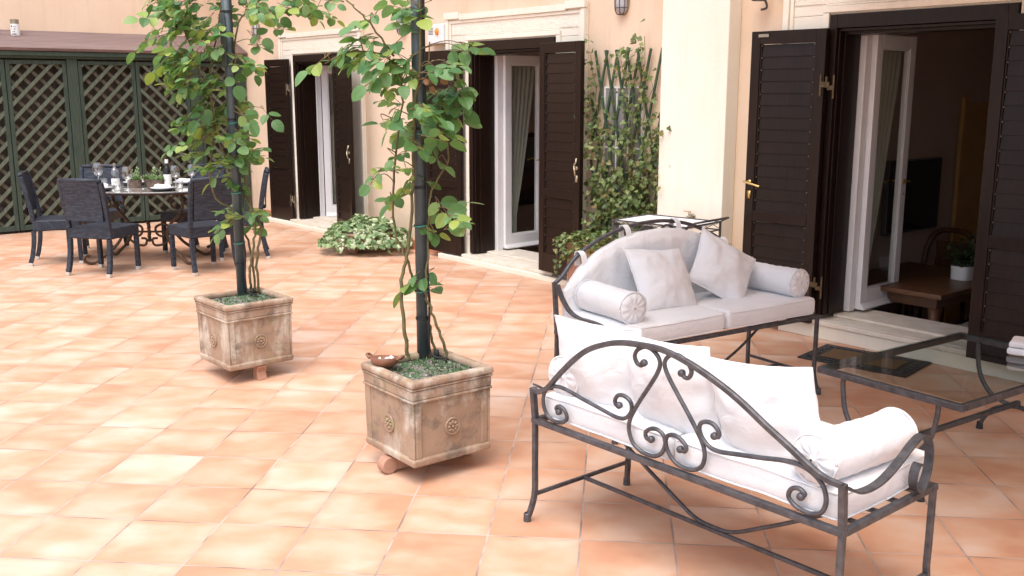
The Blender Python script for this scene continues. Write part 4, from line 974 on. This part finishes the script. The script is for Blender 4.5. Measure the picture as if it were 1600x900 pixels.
def bcf(front):
    def f(u, v):
        uu = .03+(L1-.06)*u; top = Z1 + arch1(uu) - .035 - .02*(abs(2*u-1)**3); bot = Z1+.03
        z = bot+(top-bot)*v; edge = min(1, min(u, 1-u)*14)*min(1, (1-v)*9+.0)
        y = (.050 if front else .014) + (.022*edge if front else -.004*edge) - .04*(z-Z1)/.4
        if front: y += edge*(.004*math.sin(uu*60+4*noise.noise(Vector((uu*3,0,1))))*max(0, v-.35)**1.2 + .016*noise.noise(Vector((uu*4,z*3,2))) + .007*noise.noise(Vector((uu*11,z*4,5))))
        return (uu, y, z)
    return f
bc.grid(bcf(True), 120, 30, flip=True); bc.grid(bcf(False), 120, 30)
cl = bcf(True); cb_ = bcf(False)
bc.grid(lambda u, v: tuple(Vector(cl(u,1)).lerp(Vector(cb_(u,1)), v)), 120, 2, flip=True)
for uu in (0, 1): bc.grid(lambda u, v, uu=uu: tuple(Vector(cl(uu,u)).lerp(Vector(cb_(uu,u)), v)), 30, 2, flip=uu == 0)
bco = weld(bc.build('back_cover', M['linen'], sofa1, smooth=True))
for uu in (.22, .575, .93, 1.23):
    t_ = MB(); v = arch1(uu); z = Z1+v; yb = -.04*v/.4
    t_.sweep(smooth_path([(uu, yb+.05, z-.06),(uu, yb+.035, z-.005),(uu, yb+.006, z+.0175),(uu, yb-.020, z+.004),(uu, yb-.016, z-.06)], 4), [(-.002,-.017),(.002,-.017),(.002,.017),(-.002,.017)], up=(1,0,0)); t_.build('tab', M['linen'], bco, smooth=False)
def SM(s): return T(s[0], s[1], 0) @ RZ(s[2])
def pil(s, u, y, z, lean, spin=0, yaw=0): return SM(s) @ T(u, y, z) @ RZ(R(yaw)) @ RX(R(90+lean)) @ RZ(R(spin))
G = 'white square throw pillows'; GB = 'white bolsters at the sofa ends'
pillow('leftmost white pillow behind the scrolled back of the foreground sofa', pil(S2, .225, .13, .640, 10, 2, 4), .41, .37, .19, 1.1, G)
pillow('middle white pillow behind the heart scroll of the foreground sofa', pil(S2, .565, .13, .640, 12, 4, -3), .40, .37, .18, 3.7, G)
pillow('rightmost white pillow on the foreground sofa, next to the front bolster', pil(S2, .950, .135, .635, 12, 8, -3), .42, .38, .20, 5.2, G)
pillow('upright white pillow leaning beside the left bolster on the sofa by the house', pil(S1, .87, .20, .685, 33, 7, 6), .40, .37, .16, 8.3, G)
pillow('white pillow standing on its corner in the middle of the sofa by the house', pil(S1, .43, .19, .700, 32, 37, -4), .36, .36, .15, 9.9, G)
def bol(s, u, y, z, yaw=0): return SM(s) @ T(u, y, z) @ RZ(R(yaw)) @ RX(R(-90))
bolster('white bolster under the left arm of the foreground sofa', bol(S2, .10, .25, Z2+.100+.076, 0), .40, .078, 1, GB)
bolster('white bolster under the right arm of the foreground sofa, nearest the camera', bol(S2, 1.205, .225, Z2+.098+.074, -4), .41, .077, 4, GB)
bolster('white bolster under the left arm of the sofa by the house', bol(S1, 1.255, .25, Z1+.100+.078, -3), .38, .080, 7, GB)
bolster('white bolster at the right end of the sofa by the house, near the dark shutter', bol(S1, .12, .25, Z1+.100+.078, 3), .40, .080, 9, GB)

# ------------------------------------------------------------------ glass coffee table
ct = thing('coffee_table', 'low wrought iron coffee table with a greenish glass top', 'table', (-2.06, 4.27, 0), R(-4.5))
HW, HL, ZT2 = .345, .555, .455
f = MB(); f.box(-HW,HW,-HL,-HL+.026,ZT2-.028,ZT2); f.box(-HW,HW,HL-.026,HL,ZT2-.028,ZT2); f.box(-HW,-HW+.026,-HL+.0265,HL-.0265,ZT2-.028,ZT2); f.box(HW-.026,HW,-HL+.0265,HL-.0265,ZT2-.028,ZT2)
f.build('top_frame', M['iron'], ct, bevel=.003)
MB().box(-HW+.008,HW-.008,-HL+.008,HL-.008,ZT2+.001,ZT2+.009).build('glass_top', M['table_glass'], ct, bevel=.002)
for yy in (-HL+.03, HL-.03):
    for sx in (-1,1):
        l = MB(); l.tube(smooth_path([(sx*.225,yy,ZT2-.028),(sx*.225,yy,.38),(sx*.205,yy,.28),(sx*.15,yy,.20),(sx*.07,yy,.165),(0,yy,.158)], 5), .011)
        l.build('upper_arch', M['iron'], ct, smooth=True)
        l = MB(); l.tube(smooth_path([(0,yy,.158),(sx*.05,yy,.15),(sx*.12,yy,.118),(sx*.165,yy,.06),(sx*.18,yy,.02)], 5), .011)
        lg = l.build('leg', M['iron'], ct, smooth=True); MB().lathe([(0,0),(.017,0),(.014,.035),(.011,.036)], 12, T(sx*.182,yy,.001)).build('foot', M['plug'], lg)
MB().box(-.011,.011,-HL+.03,HL-.03,.170,.192).build('stretcher', M['iron'], ct, bevel=.002)
nk = thing('folded_cloths', 'stack of folded white cloths on the far corner of the glass table', 'cloths', (-1.935, 4.64, ZT2+.0095), R(10))
for k in range(2):
    o = rbox(lambda p: Vector((noise.noise(p*20)*.004, noise.noise(p*17+Vector((3,0,0)))*.004, noise.noise(p*14+Vector((0,k,5)))*.006)), .15, .15, .030, .012, 12, 10, 3).build('cloth', M['white_fabric'], nk, smooth=True); weld(o); o.location = (.0, 0, .019+k*.032); o.rotation_euler = (0,0,R(6*k))

# door mat
dm = thing('door_mat', 'black rubber framed coir door mat in front of the near doorstep', 'mat', (-3.27, 5.505, 0), R(9))
MB().box(-.34,.34,-.215,.215,.002,.010).build('rubber_border', M['soil_dark'], dm, bevel=.002)
MB().box(-.24,.24,-.115,.115,.0105,.016).build('coir_panel', M['coir'], dm, bevel=.002)
q = MB()
for k in range(14):
    for (yy) in (-.165,.165): q.lathe([(.012,0),(.019,0),(.019,.004),(.012,.004)], 10, T(-.285+k*.0438, yy, .0102))
for k in range(4):
    for xx in (-.29,.29): q.lathe([(.012,0),(.019,0),(.019,.004),(.012,.004)], 10, T(xx, -.10+k*.066, .0102))
q.build('ornament_ring', M['charcoal'], dm)

# ------------------------------------------------------------------ dining group by the lattice
TC = Vector((-9.85, 3.42, 0)); TA = R(51); TZ = .72
dt = thing('dining_table', 'oval dark glass topped dining table on rusty iron scroll legs, laid for six', 'table', TC, TA)
ell = lambda a, b_, z, n=48: [(a*math.cos(2*math.pi*i/n), b_*math.sin(2*math.pi*i/n), z) for i in range(n)]
def ell_slab(a, b_, z0, z1, n=48):
    return MB().add(ell(a,b_,z0)+ell(a,b_,z1), [tuple(range(n))[::-1], tuple(range(n,2*n))]+[(i,(i+1)%n,n+(i+1)%n,n+i) for i in range(n)])
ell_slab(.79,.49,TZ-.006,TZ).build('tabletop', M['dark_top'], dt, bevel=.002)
q = MB(); q.tube(ell(.792,.492,TZ-.012)+ell(.792,.492,TZ-.012)[:2], .0055, 8); q.build('table_rim', M['charcoal'], dt, smooth=True)
q = MB(); q.tube(ell(.70,.42,TZ-.026)+ell(.70,.42,TZ-.026)[:2], .010, 8); q.build('under_ring', M['rust'], dt, smooth=True)
for sx in (-1,1):
    for sy in (-1,1):
        l = MB(); P = [(sx*.40,sy*.24,TZ-.03),(sx*.44,sy*.27,.62),(sx*.40,sy*.25,.50),(sx*.27,sy*.16,.38),(sx*.22,sy*.13,.27),(sx*.28,sy*.17,.16),(sx*.38,sy*.23,.07),(sx*.45,sy*.27,.018),(sx*.51,sy*.31,.03),(sx*.525,sy*.32,.075),(sx*.50,sy*.30,.095),(sx*.478,sy*.285,.08)]
        l.tube(smooth_path(P, 5), .015, 8)
        l.tube(smooth_path([(sx*.40,sy*.24,TZ-.04),(sx*.32,sy*.19,TZ-.07),(sx*.29,sy*.17,.58),(sx*.32,sy*.19,.54),(sx*.35,sy*.21,.565)], 5), .010, 8)
        l.build('scroll_leg', M['rust'], dt, smooth=True)
o_ = MB()
for sx in (-1,1):
    o_.tube(smooth_path([(sx*.23,0,.30),(sx*.16,0,.36),(sx*.07,0,.33),(sx*.08,0,.26),(sx*.14,0,.24),(sx*.15,0,.29)], 5), .012, 8)
    o_.tube(smooth_path([(sx*.25,0,.28),(sx*.15,0,.17),(sx*.05,0,.15),(sx*.03,0,.21),(sx*.08,0,.22)], 5), .012, 8)
    o_.tube(smooth_path([(sx*.22,-.13,.27),(sx*.24,0,.285),(sx*.22,.13,.27)], 5), .011, 8)
for k in range(7): o_.lathe([(0,-.03),(.022,0),(0,.035)], 6, T(.0,0,.20+.03*k) @ RZ(k) @ RX(.7))
o_.tube([(-.24,0,.285),(.24,0,.285)], .010, 8); o_.build('scroll_ornament', M['rust'], dt, smooth=True)

def chair_proto(label):
    c = thing('wicker_chair', label, 'chair', (0,0,0), 0, 'dark wicker dining chairs')
    w = .225
    MB().box(-w,w,-.20,.225,.335,.435).build('seat', M['wicker'], c, bevel=.012, seg=3)
    for sx in (-1,1):
        for fr_ in (True, False):
            if fr_: P = [(sx*(w-.022),.20,.334),(sx*(w-.022),.202,.03)]
            else: P = smooth_path([(sx*(w-.020),-.195,.334),(sx*(w-.018),-.202,.22),(sx*(w-.014),-.225,.09),(sx*(w-.010),-.245,.03)], 4)
            l = MB(); l.sweep(P, [(-.02,-.02),(.02,-.02),(.02,.02),(-.02,.02)]); lg = l.build('leg', M['wicker'], c, bevel=.006)
            e = P[-1]; MB().box(e[0]-.019,e[0]+.019,e[1]-.019,e[1]+.019,.001,.032).build('foot_cap', M['foot_cap'], lg, bevel=.003)
    for sx in (-1,1):
        p = MB(); p.sweep(smooth_path([(sx*(w-.018),-.19,.43),(sx*(w-.016),-.205,.55),(sx*(w-.012),-.235,.72),(sx*(w-.012),-.265,.855)], 4), [(-.02,-.02),(.02,-.02),(.02,.02),(-.02,.02)])
        p.build('back_post', M['wicker'], c, bevel=.008)
    b = MB()
    b.grid(lambda u, v: ((2*u-1)*(w-.034), -.213-.05*v*v - .012*(1-(2*u-1)**2), .505+v*.36), 14, 12); b.grid(lambda u, v: ((2*u-1)*(w-.034), -.213-.05*v*v-.026 - .012*(1-(2*u-1)**2), .505+v*.36), 14, 12, flip=True)
    f_ = lambda u, v, d: ((2*u-1)*(w-.034), -.213-.05*v*v-d-.012*(1-(2*u-1)**2), .505+v*.36)
    b.grid(lambda u, v: f_(u,1,.026*v), 14, 1); b.grid(lambda u, v: f_(u,0,.026*v), 14, 1, flip=True)
    b.build('backrest', M['wicker'], c); MB().tube([(-w+.01,-.272,.868),(0,-.286,.872),(w-.01,-.272,.868)], .020, 8).build('top_rail', M['wicker'], c, smooth=True)
    return c
CH = [(-9.45,2.86,36,'dark wicker chair nearest the camera, back turned, left of the pole'),
      (-8.98,3.61,95,'dark wicker chair with its back turned, partly behind the dark pole and rose leaves'),
      (-10.335,2.71,-22,'dark wicker chair at the left end of the table, seen from its side'),
      (-10.72,3.18,-129,'dark wicker chair on the far left of the table against the lattice'),
      (-10.06,3.95,-158,'dark wicker chair on the far side of the table, behind the wine glasses'),
      (-9.47,4.22,155,'dark wicker chair at the right end of the table, seen edge-on beside the shutter')]
proto = chair_proto(CH[0][3])
for i, (x, y, a, lab) in enumerate(CH):
    c = proto if i == 0 else copy_tree(proto)
    c.location = (x, y, 0); c.rotation_euler = (0,0,R(a)); c['label'] = lab

E1 = Vector((.633,.774,0)); E2 = Vector((-.774,.633,0))
def tpos(a, b_, z=0): return TC + E1*a + E2*b_ + Vector((0,0,TZ+.0015+z))
WG = 'wine glasses on the dining table'
def wine(a, b_, lab, k=1):
    w = thing('wine_glass', lab, 'glass', tpos(a,b_), 0, WG)
    MB().lathe([(r*k,z*k) for r,z in [(.0005,.088),(.020,.092),(.038,.112),(.046,.14),(.044,.17),(.036,.205)]], 24).build('bowl', M['wine_glass'], w, smooth=True)
    MB().lathe([(.034,0),(.034,.002),(.006,.006),(.0035,.012),(.0035,.08),(.007,.089)], 14, Matrix.Diagonal((k,k,k,1))).build('stem', M['stem_glass'], w, smooth=True)
m, t, b, o = newmat('stem_glass'); b.inputs['Base Color'].default_value = (.8,.82,.82,1); b.inputs['Transmission Weight'].default_value = .7; b.inputs['Roughness'].default_value = .05; M['stem_glass'] = m
wine(-.50,.10,'large wine glass left of the clear bottle',1.15); wine(-.06,-.30,'wine glass in front of the succulents',1.1); wine(.30,-.02,'wine glass right of the wine bottle',1.05); wine(.41,.14,'wine glass behind the tumbler, under the rose leaves',1.05)
TG = 'tumblers on the dining table'
def tumbler(a, b_, lab):
    w = thing('tumbler', lab, 'glass', tpos(a,b_), 0, TG); MB().lathe([(0,.002),(.030,.002),(.036,.088)], 20).build('body', M['wine_glass'], w, smooth=True); MB().lathe([(0,0),(.031,0),(.031,.010),(0,.010)], 20).build('base', M['stem_glass'], w)
tumbler(-.16,-.31,'clear tumbler in front of the left succulent pot'); tumbler(.37,-.12,'clear tumbler right of the wine bottle'); tumbler(-.42,.02,'clear tumbler between the large wine glass and the clear bottle')
bt = thing('glass_bottle', 'clear water bottle with a white label on the table', 'bottle', tpos(-.31,.04))
MB().lathe([(0,.003),(.036,.003),(.038,.01),(.038,.15),(.030,.175),(.013,.195),(.012,.212)], 20).build('body', M['wine_glass'], bt, smooth=True)
MB().lathe([(.0385,.02),(.0385,.085)], 20).build('paper_label', M['label_white'], bt, smooth=True); MB().lathe([(0,.235),(.014,.234),(.015,.212),(0,.212)], 12).build('cap', M['zinc'], bt)
wb = thing('wine_bottle', 'dark wine bottle with a large white label on the table', 'bottle', tpos(.20,.05))
MB().lathe([(0,.002),(.036,.002),(.037,.01),(.037,.17),(.028,.195),(.015,.215),(.014,.255)], 20).build('body', M['screen'], wb, smooth=True)
MB().lathe([(.0375,.03),(.0375,.125)], 20).build('paper_label', M['label_white'], wb, smooth=True); MB().lathe([(0,.272),(.016,.27),(.017,.235),(.015,.232)], 12).build('cap', M['porcelain'], wb)
PLT = 'place settings on the dining table'
for i, (a, b_, lab) in enumerate(((-.33,-.30,'charcoal plate with folded white napkin left of the tumbler'),(.27,-.31,'charcoal plate with folded white napkin beside the wine bottle'),(-.62,.02,'charcoal plate with white napkin at the left end of the table'),(.62,.06,'charcoal plate with white napkin at the right end of the table'),(-.22,.30,'charcoal plate on the far left side of the table'),(.28,.32,'charcoal plate on the far right side of the table'))):
    p = thing('place_setting', lab, 'place setting', tpos(a,b_), random.uniform(0,6), PLT)
    MB().lathe([(0,.002),(.09,.002),(.135,.018),(.137,.021),(.09,.008),(0,.008)], 30).build('charger_plate', M['charcoal'], p, smooth=True)
    MB().lathe([(0,.010),(.07,.010),(.112,.028),(.113,.031),(.07,.018),(0,.017)], 30).build('plate', M['porcelain'], p, smooth=True)
    n_ = rbox(lambda q: Vector((0,0,noise.noise(q*22+Vector((i*3,0,0)))*.012)), .15, .09, .022, .009, 14, 10, 3).build('napkin', M['white_fabric'], p, smooth=True); weld(n_); n_.location = (0,0,.045)
def succ(a, b_, lab, sz, w_):
    s = thing('succulent_pot', lab, 'plant', tpos(a,b_), .3)
    MB().lathe([(0,0),(sz*.9,0),(sz,.075),(sz*.92,.075),(sz*.9,.06),(0,.06)], 18, Matrix.Diagonal((w_,.8,1,1))).build('pot', M['bark_pot'], s, smooth=False)
    l = MB()
    for k in range(26):
        x, y = random.uniform(-sz*w_*.8, sz*w_*.8), random.uniform(-sz*.5, sz*.5); tall = random.random() < .35
        if tall:
            h = random.uniform(.06,.13)
            for j in range(9): A = T(x, y, .065+h*j/9) @ RZ(j*2.4) @ RX(R(50)); l.add([(0,0,0),(.006,.014,.002),(0,.03,0),(-.006,.014,.002)], [(0,1,2,3)], A)
        else:
            for j in range(11): A = T(x, y, .065) @ RZ(j*2.4+k) @ RX(R(75-6*j)); L = random.uniform(.03,.065); l.add([(0,0,0),(L*.22,L*.5,.003),(0,L,0),(-L*.22,L*.5,.003)], [(0,1,2,3)], A)
    l.build('foliage', M['succulent'], s)
M['bark_pot'] = mottled('bark_covered_pot', (.07,.045,.035), (.20,.14,.11), 30, .9, 0, .9, 60, .01)
succ(-.11,.02,'succulent in a bark covered pot behind the front wine glass', .075, 1.0); succ(.06,.06,'long bark covered pot of succulents left of the wine bottle', .085, 1.5)

# ------------------------------------------------------------------ ivy in pots
def ivy_leaf(mb, A, L):
    P = [(0,0),(.30,-.10),(.55,.18),(.33,.38),(.36,.62),(.14,.66),(0,1),(-.14,.66),(-.36,.62),(-.33,.38),(-.55,.18),(-.30,-.10)]
    mb.add([(0,.33*L,.05*L)]+[(x*L,y*L,-.06*L*abs(x)*2-.10*L*max(0,y-.5)) for x,y in P], [(0,1+i,1+(i+1)%12) for i in range(12)], A)
vi = thing('ivy_bowl', 'low terracotta bowl overflowing with pale variegated ivy by the facade', 'plant', (-9.00, 5.40, 0))
MB().lathe([(0,.045),(.18,.045),(.24,.07),(.285,.15),(.30,.19),(.315,.195),(.315,.215),(.285,.215),(.27,.17),(0,.17)], 36).build('bowl', M['clay_plain'], vi, smooth=False)
for k in range(3):
    a = k*2.1-1.2; MB().lathe([(0,-.03),(.032,-.03),(.032,.03),(0,.03)], 14, RZ(a) @ T(.24,0,.033) @ RX(R(90))).build('foot', M['clay_plain'], vi)
MB().lathe([(0,.19),(.28,.18)], 24).build('soil', M['soil'], vi)
l = MB(); st = MB()
for k in range(1500):
    a = random.uniform(0, 6.283); rr = math.sqrt(random.random()); r = .47*rr*(1+.12*math.sin(3*a+1)+.08*math.sin(7*a))
    top = .36 - .21*rr**2.2 + .05*noise.noise(Vector((math.cos(a)*r*6, math.sin(a)*r*6, 2)))
    z = top - abs(random.gauss(0,.03)) - (random.random()*.10 if rr > .75 else 0)
    A = T(r*math.cos(a), r*math.sin(a), max(.12,z)) @ RZ(a-math.pi/2+random.gauss(0,.7)) @ RX(R(-15-45*rr)+random.gauss(0,.4)) @ RY(random.gauss(0,.35)); ivy_leaf(l, A, random.uniform(.038,.062))
for k in range(16):
    a = random.uniform(0, 6.283); L = random.uniform(.05,.13)
    P = smooth_path([(.30*math.cos(a),.30*math.sin(a),.23),(.40*math.cos(a),.40*math.sin(a),.21),(.45*math.cos(a),.45*math.sin(a),.19-L)], 4); st.tube(P, .002, 4)
    for p in P[3:]:
        for q in range(3): ivy_leaf(l, T(*p) @ RZ(a-math.pi/2+random.gauss(0,.9)) @ RX(R(-60)+random.gauss(0,.4)), random.uniform(.03,.05))
st.build('trailing_stem', M['bark'], vi); l.build('foliage', M['var_leaf'], vi)

tg = thing('ivy_trellis', 'green expanding wooden trellis overgrown with ivy from a ribbed terracotta trough', 'plant', (-5.66, 5.62, 0))
b = MB()
b.box(-.30,.34,-.165,.165,.0,.43); b.box(-.315,.355,-.18,-.166,.40,.445); b.box(-.315,.355,.166,.18,.40,.445); b.box(-.315,-.301,-.1655,.1655,.40,.445); b.box(.341,.355,-.1655,.1655,.40,.445)
for k in range(22): b.box(-.29+k*.028, -.277+k*.028, -.171, -.1655, .02, .385)
for k in range(10): b.box(.3405,.346, -.15+k*.031, -.137+k*.031, .02,.385)
b.build('trough', M['clay_plain'], tg, bevel=.002)
tl = MB(); zb, zt = .42, 1.94
nd = 9
for k in range(-2, 8):
    for sgn in (1,-1):
        x0 = -.36+k*.118; x1 = x0+sgn*.36
        q = [(x0, zb), (x1, zt)]
        # keep inside the trellis width
        def cl(x): return max(-.40, min(.395, x))
        t0, t1 = 0, 1
        dx = x1-x0
        for lim, s_ in ((-.40,-1),(.395,1)):
            if dx*s_ > 0: t1 = min(t1, (lim-x0)/dx)
            elif dx*s_ < 0: t0 = max(t0, (lim-x0)/dx)
        if t1-t0 < .15: continue
        yy = .195 if sgn > 0 else .183
        tl.bar((x0+dx*t0, yy, zb+(zt-zb)*t0), (x0+dx*t1, yy, zb+(zt-zb)*t1+.03*(t1 == 1)), .010, .020, (1,0,0))
tl.build('trellis_laths', M['trellis_green'], tg)
l = MB(); st = MB()
def ivy_cane(x, z1, x1):
    P = [Vector((x, .15, .42))]; n = 16
    for i in range(1, n+1):
        t = i/n; P.append(Vector((x+(x1-x)*t+.05*math.sin(6*t+x*9)+random.gauss(0,.012), .155+.02*math.sin(9*t+x)+random.gauss(0,.008), .42+(z1-.42)*t)))
    st.tube(P, .0045, 5, [1-.5*i/n for i in range(n+1)]); return P
canes = [ivy_cane(random.uniform(-.28,.32), zt_, x1) for zt_, x1 in ((1.95,-.37),(1.55,-.33),(1.2,-.36),(1.88,-.10),(2.06,.18),(1.9,.05),(1.75,.30),(1.5,.36),(1.3,.25),(1.0,.34),(1.4,.0),(1.5,-.2),(1.85,.12),(1.1,.1),(.9,-.3),(1.25,.36),(1.6,.22),(1.0,-.1))]
def dens(p):
    d = .55 + .9*max(0, (p.z-1.6)*1.2) + .45*(1 if p.x > .12 and p.z < 1.5 else 0) + .4*(1 if p.z < .95 else 0) + .5*(p.x < -.28)
    return d*(.35+1.1*max(0, noise.noise(p*5.5)+.42))
for P in canes:
    for i in range(1, len(P)):
        for k in range(int(9*dens(P[i])+random.random())):
            c = P[i]+Vector((random.gauss(0,.055), -abs(random.gauss(.02,.045)), random.gauss(0,.05)))
            ivy_leaf(l, T(*c) @ RZ(random.gauss(0,.8)) @ RX(R(-115)+random.gauss(0,.45)) @ RZ(random.gauss(0,.8)), random.uniform(.028,.052))
for k in range(620):       # bushy skirt over the trough
    x = random.uniform(-.36,.40); y = random.uniform(-.24,.14); z = .48+.14*max(0,noise.noise(Vector((x*5,y*5,3))))+random.gauss(0,.025)
    if y < -.17: z -= abs(random.gauss(0,.07))
    ivy_leaf(l, T(x,y,z) @ RZ(random.uniform(-3.1,3.1)) @ RX(random.gauss(-.4,.5)), random.uniform(.03,.052))
for (x0, L) in ((-.30,.20),(-.24,.13),(-.1,.10),(-.34,.26),(.1,.12)):
    P = smooth_path([Vector((x0,-.15,.47)), Vector((x0-.02,-.21,.46)), Vector((x0-.03,-.22,.46-L))], 5); st.tube(P, .002, 4)
    for p in P[3:]:
        for q in range(3): ivy_leaf(l, T(*(p+Vector((random.gauss(0,.02),random.gauss(-.01,.01),0)))) @ RZ(random.gauss(0,.8)) @ RX(R(-110)+random.gauss(0,.4)), random.uniform(.026,.042))
for k in range(9):         # a stray shoot over the pilaster edge
    ivy_leaf(l, T(.38+k*.012, .03-.012*k, 1.28+.01*math.sin(k)) @ RZ(random.gauss(0,.8)) @ RX(R(-110)+random.gauss(0,.4)), .045)
st.build('ivy_cane', M['twig'], tg); l.build('ivy_foliage', M['ivy_leaf'], tg)

# serving trolley behind the sofa
tr = thing('serving_trolley', 'black iron serving trolley with a white top standing behind the sofa by the house', 'trolley', (-4.78, 5.33, 0), R(8))
w, d = .30, .21
MB().box(-w,w,-d,d,.725,.740).build('white_top', M['white_plastic'], tr, bevel=.003)
MB().box(-w+.01,w-.01,-d+.01,d-.01,.26,.275).build('lower_shelf', M['white_plastic'], tr, bevel=.003)
f = MB()
for x in (-w-.008,w+.008):
    for y in (-d-.008,d+.008): f.bar((x,y,.0),(x,y,.745),.013,.013)
for z in (.684,.742):
    for y in (-d-.008,d+.008): f.bar((-w,y,z),(w,y,z),.009,.009)
    for x in (-w-.008,w+.008): f.bar((x,-d,z),(x,d,z),.009,.009)
f.build('frame', M['iron'], tr)
x_ = MB()
for y in (-d-.009, d+.009):
    for k in range(6):
        xa, xb = -w+k*2*w/6, -w+(k+1)*2*w/6; x_.bar((xa,y,.69),(xb,y,.738),.004,.004); x_.bar((xb,y+.0045,.69),(xa,y+.0045,.738),.004,.004)
for x in (-w-.009,):
    for k in range(4):
        ya, yb = -d+k*2*d/4, -d+(k+1)*2*d/4; x_.bar((x,ya,.69),(x,yb,.738),.004,.004); x_.bar((x+.0045,yb,.69),(x+.0045,ya,.738),.004,.004)
x_.build('lattice_rail', M['iron'], tr)
h = MB(); h.tube([(w+.07,-d-.01,.775),(w+.07,d+.01,.775)], .008); 
for y in (-d-.008,d+.008): h.tube([(w+.008,y,.742),(w+.07,y,.775)], .006)
h.build('push_handle', M['iron'], tr, smooth=True)
